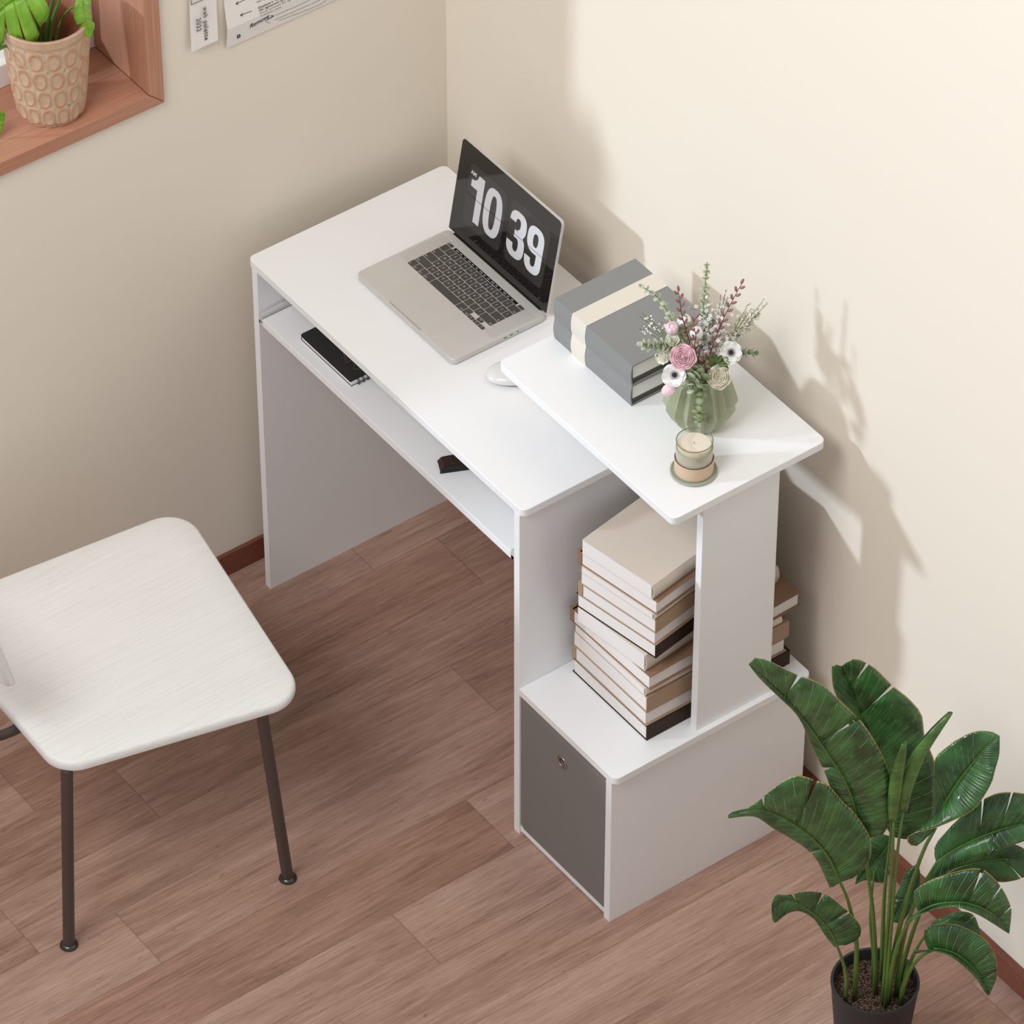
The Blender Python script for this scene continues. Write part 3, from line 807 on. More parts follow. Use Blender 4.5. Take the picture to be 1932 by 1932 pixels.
# ------------------------------------------------------------------ vase
va = Vector((0.8520,0.2718,0.8560))
CAMDIR = math.atan2(-.596, .803)
vz = thing('flower_vase', 'pleated sage green ceramic vase holding the bouquet', 'vase', va)
NR = 16; q = MB(); v = []; f = []
lev = [  # ridge radius, ridge z, groove radius, groove z
 (.0330, .000, .0330, .000), (.0400, .006, .0360, .0040), (.0492, .0195, .0385, .0075), (.0590, .0400, .0470, .036), (.0582, .0480, .0465, .047), (.0450, .090, .0360, .090), (.0365, .104, .0340, .104)]
for rr_, rz, gr, gz in lev:
    for k in range(NR * 2):
        a = CAMDIR + PI * k / NR
        r, z = (rr_, rz) if k % 2 == 0 else (gr, gz)
        v.append((va.x + r * math.cos(a), va.y + r * math.sin(a), va.z + z + .0002))
inner = [(.0325, .104), (.0340, .080), (.030, .02)]
for r, z in inner:
    for k in range(NR * 2):
        a = CAMDIR + PI * k / NR; v.append((va.x + r * math.cos(a), va.y + r * math.sin(a), va.z + z))
m = NR * 2
for i in range(len(lev) + len(inner) - 1):
    for k in range(m): f.append((i * m + k, i * m + (k + 1) % m, (i + 1) * m + (k + 1) % m, (i + 1) * m + k))
f.append(tuple(range(m - 1, -1, -1)))
q.add(v, f).build('vessel', VASE, vz, bevel=.0006, seg=1)

# ------------------------------------------------------------------ bouquet
MOUTH = va + Vector((0, 0, .085))
TOC = Vector((math.cos(CAMDIR) * .727, math.sin(CAMDIR) * .727, .687))     # towards a viewer standing in the room
def stem_path(p, q0=None, sag=0):
    p = Vector(p); a = MOUTH + Vector((random.uniform(-.012, .012), random.uniform(-.012, .012), 0))
    mid = a.lerp(p, .5) + Vector((0, 0, sag + .01))
    return crom([a, mid, p], 8)
def disc(mb, c, nrm, r, el=1, cup=.15, n=8, ax=None):
    nrm = Vector(nrm).normalized(); t = Vector(ax) if ax is not None else Vector((0, 0, 1))
    t = (t - nrm * t.dot(nrm)); t = t.normalized() if t.length > 1e-6 else nrm.orthogonal().normalized(); b = nrm.cross(t)
    c = Vector(c); vs = [c]
    for k in range(n):
        a = 2 * PI * k / n; vs.append(c + t * (r * el * math.cos(a)) + b * (r * math.sin(a)) + nrm * (cup * r))
    mb.add(vs, [(0, 1 + k, 1 + (k + 1) % n) for k in range(n)])
def euc(pts, n, r0, r1, label, m=EUC, rooted=True):
    t = thing('eucalyptus_sprig', label, 'eucalyptus', pts[0], 'eucalyptus sprigs in the vase')
    path = crom(pts, 24)
    MB().tube((stem_path(pts[0])[:-1] if rooted else []) + path, .0007, 6).build('stem', STEM, t)
    q = MB()
    for i in range(n):
        s = (i + .5) / n; p = path[min(23, int(s * 23))]; d = (path[min(23, int(s * 23) + 1)] - path[max(0, int(s * 23) - 1)]).normalized()
        side = d.cross(TOC).normalized(); alt = (side * math.cos(i * 1.57) + d.cross(side) * math.sin(i * 1.57))
        r = r0 + (r1 - r0) * s
        for sg in (1, -1):
            c = p + alt * sg * r * .90 + d * r * .25
            nrm = (d * .75 + TOC * .35 + alt * sg * -.25 + Vector((random.uniform(-.3, .3) for _ in range(3)))).normalized()
            disc(q, c, nrm, r * random.uniform(.85, 1.1), 1.15, .18, 9, alt * sg)
    q.build('leaves', m, t, solid=.0004, smooth=True, angle=180)
euc([(0.8365,0.2846,1.0056), (0.8329,0.2880,1.0554), (0.8297,0.2922,1.0994), (0.8270,0.2969,1.1485)], 21, .0064, .0026, 'tall upright eucalyptus sprig, the highest tip of the bouquet')
euc([(0.8327,0.2458,1.0233), (0.8210,0.2300,1.0731), (0.8153,0.2140,1.1107), (0.8012,0.1866,1.1428)], 12, .0056, .0032, 'arching eucalyptus sprig reaching up left over the grey books')
euc([(0.8562,0.2272,1.0337), (0.8480,0.2077,1.0436), (0.8375,0.1851,1.0459), (0.8298,0.1664,1.0536)], 14, .0066, .0046, 'dense eucalyptus sprig pointing straight out to the left')
euc([(0.8690,0.3116,0.9839), (0.8773,0.3311,0.9827), (0.8822,0.3461,0.9793), (0.8885,0.3547,0.9771)], 8, .0054, .0044, 'short eucalyptus sprig poking out to the right behind a white flower', EUCD)
euc([(0.8853,0.2328,1.0158), (0.8942,0.2197,1.0118), (0.8980,0.2130,1.0029), (0.8997,0.2120,0.9873)], 8, .0084, .0070, 'eucalyptus sprig drooping over the vase rim left of centre', EUC)
euc([(0.8901,0.2393,1.0136), (0.9024,0.2290,1.0040), (0.9058,0.2252,0.9725), (0.9060,0.2271,0.9387), (0.9006,0.2333,0.9083)], 15, .0080, .0050, 'eucalyptus sprig trailing down the front of the vase', EUCD)
euc([(0.8477,0.2493,1.0322), (0.8445,0.2450,1.0538), (0.8424,0.2421,1.0689)], 4, .0090, .0080, 'short broad-leaved eucalyptus tuft behind the pink bud', EUCD)

def willow(pts, label, k0=2):
    t = thing('willow_branch', label, 'pussy willow', pts[0], 'pussy willow branches in the vase')
    path = crom(pts, 40); L = sum((a - b).length for a, b in zip(path, path[1:]))
    MB().tube(stem_path(pts[0])[:-1] + path, [.0011] * 7 + [.0011 - .0006 * i / 39 for i in range(40)], 6).build('twig', TWIG, t)
    n = int(L / .0085)
    for i in range(n + 1):
        s = (i + .2) / (n + .2); j = min(38, int(s * 39)); p = path[j]; d = (path[j + 1] - path[max(j - 1, 0)]).normalized()
        side = d.cross(TOC).normalized() * (1 if i % 2 else -1)
        ax = (d * .85 + side * .55 + TOC * .25).normalized() if i < n else d
        q = MB(); q.ball(p + ax * .0056 + side * .0012 + TOC * .001, .0023, 9, 8, ax, 2.5)
        q.build('catkin', CATK, t, smooth=True, angle=180)
willow([(0.8644,0.2382,1.0391), (0.8606,0.2331,1.0661), (0.8558,0.2267,1.1016), (0.8541,0.2243,1.1283), (0.8519,0.2213,1.1496)], 'dark pink pussy willow branch on the left, leaning over the books')
willow([(0.8891,0.2380,1.0136), (0.8843,0.2314,1.0526), (0.8849,0.2323,1.0741), (0.8827,0.2293,1.0977), (0.8849,0.2322,1.1138)], 'short pussy willow branch in the middle of the bouquet')
willow([(0.8734,0.2672,1.0020), (0.8831,0.2802,1.0648), (0.8897,0.2892,1.1002), (0.8973,0.2994,1.1355), (0.9022,0.3060,1.1557)], 'long pussy willow branch rising to the upper right')
willow([(0.9002,0.2445,0.9898), (0.8979,0.2414,1.0159), (0.8956,0.2384,1.0376)], 'stubby pussy willow branch low in the centre, above the vase')

def filler(base, tips, label, name, r, nb, spread, mcol, cat, stem=STEM, leaves=0):
    t = thing(name, label, cat, base, 'filler sprays in the vase')
    q = MB(); b = MB(); base = Vector(base)
    q.tube(stem_path(base), .0008, 5)
    for tp in tips:
        tp = Vector(tp); path = crom([base, base.lerp(tp, .55) + Vector((0, 0, .004)), tp], 8); q.tube(path, .0005, 5)
        for i in range(nb):
            s = random.uniform(.45, 1.03) if nb > 9 else random.uniform(.8, 1.0)
            o_ = path[min(7, int(s * 7))]
            c = o_ + Vector([random.gauss(0, spread) for _ in range(3)])
            q.tube([o_ - (tp - base).normalized() * .004, c], .00032, 4)
            if r > 0:
                if nb > 9:
                    nn = (TOC + Vector([random.gauss(0, .6) for _ in range(3)])).normalized()
                    for w in range(4):
                        a = PI / 2 * w; e = nn.orthogonal().normalized(); e2 = nn.cross(e)
                        disc(b, c + (e * math.cos(a) + e2 * math.sin(a)) * r * .75, nn, r * .62, 1, .2, 6)
                else: b.ball(c, r, 8, 6)
    q.build('stems', stem, t)
    if r > 0: b.build('blossoms', mcol, t, smooth=True, angle=180, solid=.0002 if nb > 9 else 0)
filler((0.8611,0.2841,0.9688), [(0.8354,0.2831,1.0835), (0.8536,0.2908,1.0739), (0.8557,0.3105,1.0490), (0.8579,0.2798,1.0536), (0.8756,0.2869,1.0408), (0.8621,0.3190,1.0186), (0.8382,0.2868,1.0598)],
       'dense spray of tiny white blossoms filling the middle of the bouquet', 'white_filler', .0027, 44, .0074, FILL, 'filler flower')
filler((0.8488,0.3012,0.9947), [(0.8444,0.3120,1.0876), (0.8490,0.3182,1.0983), (0.8507,0.3205,1.0833)],
       'white blossom spray with a loose tip, upper right of centre', 'white_filler', .0024, 11, .0042, FILL, 'filler flower')
filler((0.8564,0.3114,0.9750), [(0.8698,0.3463,1.0682), (0.8729,0.3504,1.0596), (0.8823,0.3631,1.0725), (0.8808,0.3610,1.0509), (0.8863,0.3684,1.0682), (0.8734,0.3512,1.0282), (0.8761,0.3548,1.0401)],
       'feathery wax flower sprays fanning out to the right', 'wax_flower', .0019, 16, .0042, IVORY, 'filler flower', STEM)
filler((0.8364,0.2341,1.0051), [(0.8023,0.1881,1.0797), (0.8042,0.1906,1.0862), (0.8105,0.1991,1.0776), (0.8016,0.1871,1.0550), (0.8049,0.1916,1.0625), (0.8212,0.2136,1.0679), (0.8199,0.2117,1.0603)],
       'thin sprays of tiny round white buds in front of the grey books', 'rice_flower', .0016, 6, .0032, WPET, 'filler flower', STEM)
filler((0.8456,0.2128,0.9957), [(0.8357,0.1911,1.0241), (0.8387,0.1951,1.0154)],
       'little white bud spray low on the left of the bouquet', 'rice_flower', .0014, 5, .003, WPET, 'filler flower', STEM)

def petal(mb, c, d, nrm, ln, wd, cup, curl=0, n=6, m=5, wav=0):
    """one petal from c outwards along d, normal nrm, cupped upwards"""
    d = Vector(d).normalized(); nrm = Vector(nrm).normalized(); s = nrm.cross(d); c = Vector(c); vs = []
    for i in range(n + 1):
        t = i / n
        for j in range(m + 1):
            u = j / m * 2 - 1
            w = wd * (math.sin(min(1, t * 1.0) * PI * .80 + .25) ** .6)
            lift = cup * t * t * ln + curl * ln * max(0, t - .6) + .18 * ln * (u * u) * t * (1 if cup > 0 else .3) + wav * math.sin(u * 4 + t * 5) * ln * t
            vs.append(c + d * (ln * t * (1 - .10 * u * u * t)) + s * (w * u) + nrm * lift)
    fs = []
    for i in range(n):
        for j in range(m): a = i * (m + 1) + j; fs.append((a, a + 1, a + m + 2, a + m + 1))
    mb.add(vs, fs)
def basis(nrm):
    nrm = Vector(nrm).normalized(); e = nrm.orthogonal().normalized(); return nrm, e, nrm.cross(e)
def rosette(p, r, nrm, m, label, name, cat, rings=6, grp='round blooms in the vase', core=None, loose=0):
    t = thing(name, label, cat, p, grp); nrm, e, e2 = basis(nrm); p = Vector(p)
    MB().tube(stem_path(p - nrm * r * .7), .0011, 6).build('stem', STEM, t)
    q = MB()
    for k in range(rings):
        s = 1 - k / rings; cnt = 7 if k < 2 else (6 if k < 4 else 4)
        rr_ = r * (s * .92 + .05)
        for i in range(cnt):
            a = 2 * PI * i / cnt + k * .9 + random.uniform(-.15, .15)
            d = e * math.cos(a) + e2 * math.sin(a)
            petal(q, p - nrm * r * (.35 * s + .15) + d * rr_ * .25, d + nrm * (.25 + 1.5 * (1 - s) + random.uniform(-loose, loose)), nrm - d * (.35 + 1.1 * (1 - s)), rr_ * .80 * random.uniform(.94, 1.06), rr_ * .62, .35, -.22, 6, 6, .02 + loose * .08)
    q.build('petals', m, t, smooth=True, angle=180, solid=.0004)
    if core: MB().ball(p + nrm * r * .12, r * .15, 10, 8, nrm, .8).build('core', core, t, smooth=True, angle=180)
    return t
rosette((0.8833,0.2100,1.0417), .0222, TOC + Vector((0, 0, .15)), PINK, 'large pink ranunculus at the centre left of the bouquet', 'ranunculus', 'ranunculus', 7, loose=.12, core=mat('pink_core', '#c98f9a', .7))
rosette((0.9161,0.2543,1.0015), .0210, TOC + Vector((.1, .1, 0)), CRM, 'dry cream rose at the lower right of the bouquet', 'cream_rose', 'rose', 7, loose=.25)
rosette((0.8478,0.2159,1.0500), .0120, TOC + Vector((-.2, 0, .3)), IVORY, 'small ivory rosebud under the pink bud, left side', 'rosebud', 'rose', 4, loose=.2)
rosette((0.8474,0.1985,1.0231), .0130, TOC + Vector((-.4, -.3, .1)), IVORY, 'small ivory rosebud at the far left, beside the pink ranunculus', 'rosebud', 'rose', 4, loose=.25)

def bud(p, r, ax, m, label, name='flower_bud', stretch=1.0, n=6):
    t = thing(name, label, 'flower bud', p, 'closed buds in the vase'); ax = Vector(ax).normalized(); p = Vector(p)
    MB().tube(stem_path(p - ax * r * .9), .0009, 6).build('stem', STEM, t)
    q = MB(); q.ball(p, r * .88, 16, 12, ax, stretch)
    nrm, e, e2 = basis(ax)
    for i in range(n):      # overlapping petals hugging the ball
        a0 = 2 * PI * i / n; vs = []
        for k in range(9):
            th = PI * (.97 - .80 * k / 8)
            for j in range(6):
                a = a0 + (j / 5 - .5) * 1.5 * math.sin(min(1, .25 + k / 8) * PI * .62)
                rr_ = r * (1 + .02 * i / n + .03 * (j / 5))
                vs.append(p + (e * math.cos(a) + e2 * math.sin(a)) * rr_ * math.sin(th) + nrm * rr_ * stretch * math.cos(th))
        q.add(vs, [(k * 6 + j, k * 6 + j + 1, k * 6 + j + 7, k * 6 + j + 6) for k in range(8) for j in range(5)])
    q.build('petals', m, t, smooth=True, angle=180, solid=.0003)
bud((0.8398,0.2218,1.0632), .0100, TOC + Vector((0, 0, 1)), PINKP, 'round pale pink bud on the upper left of the bouquet')
bud((0.8737,0.2423,1.0673), .0098, TOC + Vector((.1, 0, 1)), WPET, 'round white bud in the middle behind the short willow')
bud((0.8351,0.2491,1.0601), .0112, TOC + Vector((0, 0, 1.3)), WPET, 'larger white bud high on the left behind the willow twig')
bud((0.8747,0.1917,0.9790), .0095, Vector((-.5, -.55, -.75)), PINKP, 'pale pink tulip hanging beside the vase under the white flower', 'tulip', 1.5, 5)

def anemone(p, r, nrm, label):
    t = thing('anemone', label, 'anemone', p, 'white anemones in the vase'); nrm, e, e2 = basis(nrm); p = Vector(p)
    MB().tube(stem_path(p - nrm * .006), .0010, 6).build('stem', STEM, t)
    q = MB()
    for lay, (cnt, s) in enumerate(((5, 1.0), (4, .86))):
        for i in range(cnt):
            a = 2 * PI * i / cnt + lay * .6 + random.uniform(-.1, .1); d = e * math.cos(a) + e2 * math.sin(a)
            petal(q, p - nrm * (.0015 - lay * .001), d, nrm, r * s * random.uniform(.95, 1.05), r * s * .60, .18, .1, 7, 8, .035)
    q.build('petals', WPET, t, smooth=True, angle=180, solid=.0003)
    MB().ball(p + nrm * .0026, .0038, 12, 8, nrm, .8).build('centre', ANC, t, smooth=True, angle=180)
    q = MB()
    for k in range(34):
        a = 2 * PI * k / 34; rr_ = .0054 + .0012 * (k % 2); d = e * math.cos(a) + e2 * math.sin(a)
        q.tube([p + d * .0025 + nrm * .001, p + d * rr_ + nrm * .0026], .00016, 4); q.ball(p + d * rr_ + nrm * .0027, .0005, 6, 4)
    q.build('stamens', ANR, t)
anemone((0.8820,0.1948,1.0127), .0192, TOC + Vector((-.05, -.1, 0)), 'white anemone with a dark centre at the lower left of the bouquet')
anemone((0.9053,0.2849,1.0273), .0185, TOC + Vector((.15, .25, .05)), 'white anemone with a dark centre at the right of the bouquet')
# ruffled green leaf
lf = thing('ruffled_leaf', 'dark green ruffled leaf above the cream rose', 'leaf', (0.8959,0.2639,1.0046))
MB().tube(stem_path((0.8959,0.2639,1.0046)), .0009, 5).build('stem', STEM, lf)
q = MB()
for i in range(9):
    a = -2.4 + i * .6
    nrm, e, e2 = basis(TOC); d = Vector((.596, .803, 0)) * math.sin(a) + Vector((0, 0, 1)) * (math.cos(a) * .9 + .25)
    petal(q, Vector((0.8974,0.2625,1.0108)), d + TOC * random.uniform(-.2, .3), TOC, .022, .0054, .1, .2, 6, 4, .05)
q.build('blade', LEAFG, lf, smooth=True, angle=180, solid=.0003)

# ------------------------------------------------------------------ leaf blades
def blade(name, mid, eR, eL, cutR, cutL, m, parent, sag=.012, gap=.10, s0=.30, M=7, toward=TOC, fold=1):
    N = 48; mid = crom(mid, N)
    q = MB()
    def at(P, t): t = max(0, min(1, t)) * (N - 1); i = min(N - 2, int(t)); return P[i].lerp(P[i + 1], t - i)
    for edge, cuts, sg in ((eR, cutR, 1), (eL, cutL, -1)):
        if not edge: continue
        E = crom([mid[0]] + [Vector(p) for p in edge] + [mid[-1]], N)
        bs = [0] + list(cuts) + [1]
        for a, b in zip(bs, bs[1:]):
            cnt = max(3, int((b - a) * 30)); vs = []; uv = []
            for i in range(cnt + 1):
                t0 = a + (b - a) * i / cnt
                for j in range(M + 1):
                    s = j / M; sh = max(0, (s - s0) / (1 - s0)) * gap * .5 * (b - a if False else .22)
                    lo = a + (sh if a > 0 else 0); hi = b - (sh if b < 1 else 0)
                    t = lo + (hi - lo) * i / cnt
                    p0 = at(mid, t); p1 = at(E, t + .34 * t * (1 - t)); p = p0.lerp(p1, s)
                    wdt = (p1 - p0).length
                    rip = math.sin(t * 60 + sg) * .0012 * s * min(1, wdt / .03)
                    p = p + toward * (sag * fold * math.sin(PI * s * .8) * min(1, wdt / .06) + rip)
                    vs.append(p); uv.append((t, sg * s))
            fs = []
            for i in range(cnt):
                for j in range(M):
                    k = i * (M + 1) + j
                    fs.append((k, k + M + 1, k + M + 2, k + 1) if sg > 0 else (k, k + 1, k + M + 2, k + M + 1))
            q.add(vs, fs, uv)
    return q.build(name, m, parent, smooth=True, angle=180, solid=.0007)

# ------------------------------------------------------------------ bird-of-paradise plant in a black pot
pc = Vector((1.4543,0.1714,0.1602)); pc.z = 0
pl = thing('potted_plant', 'large-leaved green plant in a charcoal pot on the floor', 'potted plant', pc)
MB().lathe([(.0500, 0), (.0560, .003), (.0690, .150), (.0704, .158), (.0700, .160), (.0660, .160), (.0652, .157), (.0640, .130), (.001, .128)], 72, pc).build('pot', POTB, pl, smooth=True)
q = MB(); n = 40; vs = []
for i in range(9):
    for k in range(n):
        r = .0645 * i / 8; a = 2 * PI * k / n; vs.append((pc.x + r * math.cos(a), pc.y + r * math.sin(a), .1365 + .004 * (1 - i / 8) + random.uniform(-.0012, .0012)))
q.add(vs, [(i * n + k, i * n + (k + 1) % n, (i + 1) * n + (k + 1) % n, (i + 1) * n + k) for i in range(8) for k in range(n)]).build('soil', SOIL, pl, smooth=True, angle=180)
def pleaf(stalk, mid, eR, eL, cR, cL, r0=.0042, m=BLADE, sag=.012, gap=.075, **kw):
    st = crom(stalk, 14); st[0] = Vector((st[0].x, st[0].y, min(st[0].z, .134)))
    mm = crom(mid, 22)
    pts = st + mm[1:]; k = len(pts)
    rad = [r0 * (1 - .45 * i / 13) for i in range(14)] + [r0 * .55 * (1 - i / 21) + .0003 for i in range(1, 22)]
    s = MB().tube(pts, rad, 8).build('leaf_stalk', STALK, pl, smooth=True, angle=180)
    blade('leaf_blade', mid, eR, eL, cR, cL, m, s, sag=sag, gap=gap, **kw)
# big leaf, upper left
pleaf([(1.4625,0.1657,0.1785), (1.4633,0.1499,0.3296), (1.4621,0.1315,0.4544), (1.4610,0.1133,0.5457)],
      [(1.4610,0.1133,0.5457), (1.4590,0.0854,0.6540), (1.4506,0.0489,0.7432), (1.4390,0.0081,0.8311), (1.4245,-0.0367,0.9115), (1.4153,-0.0827,0.9834)],
      [(1.4705,0.1345,0.5226), (1.4874,0.1488,0.5634), (1.4925,0.1389,0.6662), (1.4908,0.1199,0.7328), (1.4819,0.0911,0.8030), (1.4715,0.0603,0.8555), (1.4551,0.0213,0.9138), (1.4413,-0.0140,0.9427), (1.4258,-0.0518,0.9796), (1.4164,-0.0728,0.9928)],
      [(1.4580,0.1092,0.5235), (1.4518,0.1008,0.5190), (1.4514,0.0836,0.5874), (1.4477,0.0617,0.6549), (1.4457,0.0507,0.6949), (1.4398,0.0259,0.7656), (1.4336,0.0007,0.8396), (1.4229,-0.0389,0.9052), (1.4168,-0.0638,0.9465)],
      [.50, .77], [.36])
# leaf behind it
pleaf([(1.4448,0.1922,0.1826), (1.4351,0.1958,0.3208), (1.4221,0.2119,0.4271)],
      [(1.4237,0.2141,0.4361), (1.4156,0.2032,0.5259), (1.3999,0.1820,0.6319), (1.3829,0.1590,0.7275), (1.3762,0.1417,0.7882), (1.3752,0.1319,0.8188)],
      [(1.4386,0.2509,0.4209), (1.4531,0.2706,0.4570), (1.4541,0.2719,0.5243), (1.4508,0.2674,0.5863), (1.4389,0.2513,0.6478), (1.4347,0.2456,0.6956), (1.4219,0.2284,0.7302), (1.4113,0.2058,0.7610), (1.3988,0.1805,0.8023), (1.3905,0.1609,0.8243), (1.3843,0.1441,0.8348)],
      [(1.4114,0.1974,0.4812), (1.3987,0.1803,0.5438), (1.3854,0.1624,0.6320), (1.3757,0.1493,0.6929), (1.3655,0.1356,0.7404), (1.3651,0.1267,0.7669), (1.3667,0.1205,0.8018), (1.3671,0.1210,0.8230)],
      [.70, .86], [.6])
# middle left leaf
pleaf([(1.4511,0.1335,0.1945), (1.4562,0.1236,0.2945), (1.4542,0.1041,0.3882), (1.4533,0.0860,0.4423)],
      [(1.4533,0.0860,0.4423), (1.4485,0.0628,0.5093), (1.4387,0.0328,0.5645), (1.4238,-0.0040,0.6127), (1.4095,-0.0401,0.6452), (1.4017,-0.0590,0.6492), (1.3920,-0.0722,0.6440), (1.3801,-0.0797,0.6343)],
      [(1.4675,0.1053,0.4558), (1.4742,0.1227,0.4841), (1.4780,0.1194,0.5386), (1.4677,0.0971,0.5971), (1.4581,0.0757,0.6331), (1.4522,0.0510,0.6785), (1.4414,0.0280,0.6959), (1.4307,0.0052,0.7106), (1.4172,-0.0214,0.6921), (1.4073,-0.0431,0.6670), (1.3990,-0.0627,0.6518), (1.3901,-0.0747,0.6501)],
      [(1.4479,0.0789,0.4355), (1.4454,0.0755,0.4256), (1.4383,0.0658,0.4581), (1.4377,0.0482,0.5048), (1.4300,0.0294,0.5370), (1.4207,0.0085,0.5623), (1.4134,-0.0180,0.5929), (1.4044,-0.0470,0.6299), (1.3921,-0.0720,0.6352), (1.3813,-0.0816,0.6286)],
      [.56, .80], [.32])
# small drooping leaf, lower left
pleaf([(1.4506,0.1160,0.1893), (1.4505,0.1075,0.2349), (1.4503,0.0905,0.2926)],
      [(1.4503,0.0905,0.2926), (1.4468,0.0774,0.3305), (1.4425,0.0548,0.3737), (1.4367,0.0302,0.4075), (1.4311,0.0058,0.4357), (1.4289,-0.0140,0.4386), (1.4314,-0.0274,0.4314), (1.4314,-0.0274,0.4133)],
      [(1.4567,0.1075,0.2894), (1.4627,0.1240,0.3000), (1.4667,0.1209,0.3332), (1.4585,0.1015,0.3709), (1.4564,0.0903,0.3878), (1.4468,0.0689,0.4183), (1.4375,0.0480,0.4329), (1.4314,0.0230,0.4415), (1.4273,0.0006,0.4457), (1.4258,-0.0182,0.4580), (1.4297,-0.0296,0.4495)],
      [(1.4486,0.0881,0.2880), (1.4424,0.0714,0.3213), (1.4390,0.0500,0.3691), (1.4333,0.0255,0.3984), (1.4300,0.0043,0.4049), (1.4305,-0.0118,0.4023), (1.4337,-0.0243,0.4051)],
      [.28, .48, .66], [], .0036)
# two rolled young leaves
def rolled(stalk, axis, w, lab=None):
    st = crom(stalk, 10); ax = crom(axis, 20)
    st[0] = Vector((st[0].x, st[0].y, min(st[0].z, .134)))
    s = MB().tube(st, [.0034 - .0014 * i / 9 for i in range(10)], 8).build('leaf_stalk', STALK, pl, smooth=True, angle=180)
    q = MB(); vs = []; uv = []; n = 14
    side = Vector((.596, .803, 0))
    for i, p in enumerate(ax):
        t = i / 19; r = w * (math.sin(PI * min(1, t * .86 + .10)) ** .55)
        for k in range(n + 1):
            a = -1.1 + 5.3 * k / n; rr_ = r * (1 - .25 * k / n)
            vs.append(p + side * (rr_ * math.sin(a)) + Vector((.803, -.596, 0)) * (rr_ * .7 * math.cos(a))); uv.append((t, k / n * .9))
    q.add(vs, [(i * (n + 1) + k, i * (n + 1) + k + 1, (i + 1) * (n + 1) + k + 1, (i + 1) * (n + 1) + k) for i in range(19) for k in range(n)], uv)
    q.build('rolled_blade', ROLL, s, smooth=True, angle=180, solid=.0006)
rolled([(1.4851,0.1625,0.1586), (1.4920,0.1550,0.3516), (1.4995,0.1484,0.4984), (1.5012,0.1422,0.5926)], [(1.5005,0.1413,0.5860), (1.5030,0.1397,0.6397), (1.5057,0.1399,0.6940), (1.5137,0.1423,0.7637)], .0115)
rolled([(1.4915,0.1627,0.1690), (1.4992,0.1564,0.4255), (1.5042,0.1547,0.5430), (1.5061,0.1573,0.6049)], [(1.5055,0.1565,0.6027), (1.5071,0.1586,0.6574), (1.5121,0.1738,0.7172), (1.5203,0.1933,0.7593), (1.5264,0.2182,0.7909)], .0140)
# right upper leaf with a folded front half
pleaf([(1.4822,0.1755,0.1520), (1.4936,0.1740,0.2851), (1.5015,0.1847,0.3909), (1.5040,0.2049,0.4751), (1.5060,0.2243,0.5159)],
      [(1.5060,0.2243,0.5159), (1.5081,0.2355,0.5573), (1.5153,0.2537,0.6049), (1.5237,0.2734,0.6435), (1.5322,0.2933,0.6775), (1.5394,0.3114,0.6953)],
      [(1.5128,0.1831,0.5123), (1.5111,0.1641,0.5341), (1.5148,0.1691,0.5497), (1.5298,0.1977,0.5554), (1.5454,0.2271,0.5700), (1.5590,0.2538,0.5890), (1.5606,0.2812,0.6259), (1.5593,0.2878,0.6469), (1.5477,0.3057,0.6653)],
      [(1.4981,0.2304,0.5342), (1.4896,0.2357,0.5768), (1.4790,0.2383,0.6367), (1.4836,0.2528,0.6577), (1.4955,0.2689,0.6794), (1.5130,0.2841,0.6997), (1.5274,0.3035,0.6997)],
      [], [], .0050, sag=.006)
# leaf to the right
pleaf([(1.4825,0.1926,0.1691), (1.4924,0.1892,0.2833), (1.5033,0.2039,0.3800), (1.5139,0.2265,0.4472)],
      [(1.5139,0.2265,0.4472), (1.5257,0.2509,0.4711), (1.5448,0.2851,0.4948), (1.5642,0.3196,0.5096), (1.5802,0.3496,0.5154), (1.5931,0.3753,0.5101)],
      [(1.5098,0.2126,0.4096), (1.5180,0.2237,0.4096), (1.5343,0.2457,0.4435), (1.5589,0.2789,0.4728), (1.5784,0.3135,0.4853), (1.5924,0.3409,0.4956), (1.5971,0.3640,0.5073)],
      [(1.4999,0.2328,0.4671), (1.5040,0.2552,0.4968), (1.5138,0.2768,0.5272), (1.5220,0.2963,0.5463), (1.5377,0.3175,0.5654), (1.5522,0.3454,0.5619), (1.5710,0.3708,0.5476)],
      [.55], [.42, .6], .0046)
# dark leaf behind it
pleaf([(1.4639,0.2179,0.1731), (1.4681,0.2403,0.2744), (1.4819,0.2674,0.3612)],
      [(1.4819,0.2674,0.3612), (1.4997,0.2913,0.3840), (1.5232,0.3231,0.3977), (1.5471,0.3553,0.4022), (1.5695,0.3771,0.3985)],
      [(1.4968,0.2874,0.3612), (1.5167,0.3143,0.3726), (1.5378,0.3344,0.3565), (1.5562,0.3591,0.3610), (1.5667,0.3733,0.3757)],
      [(1.4788,0.2800,0.3915), (1.4927,0.3071,0.4134), (1.5162,0.3389,0.4270), (1.5387,0.3692,0.4179), (1.5597,0.3807,0.4059)],
      [.4, .7], [.5], .004)
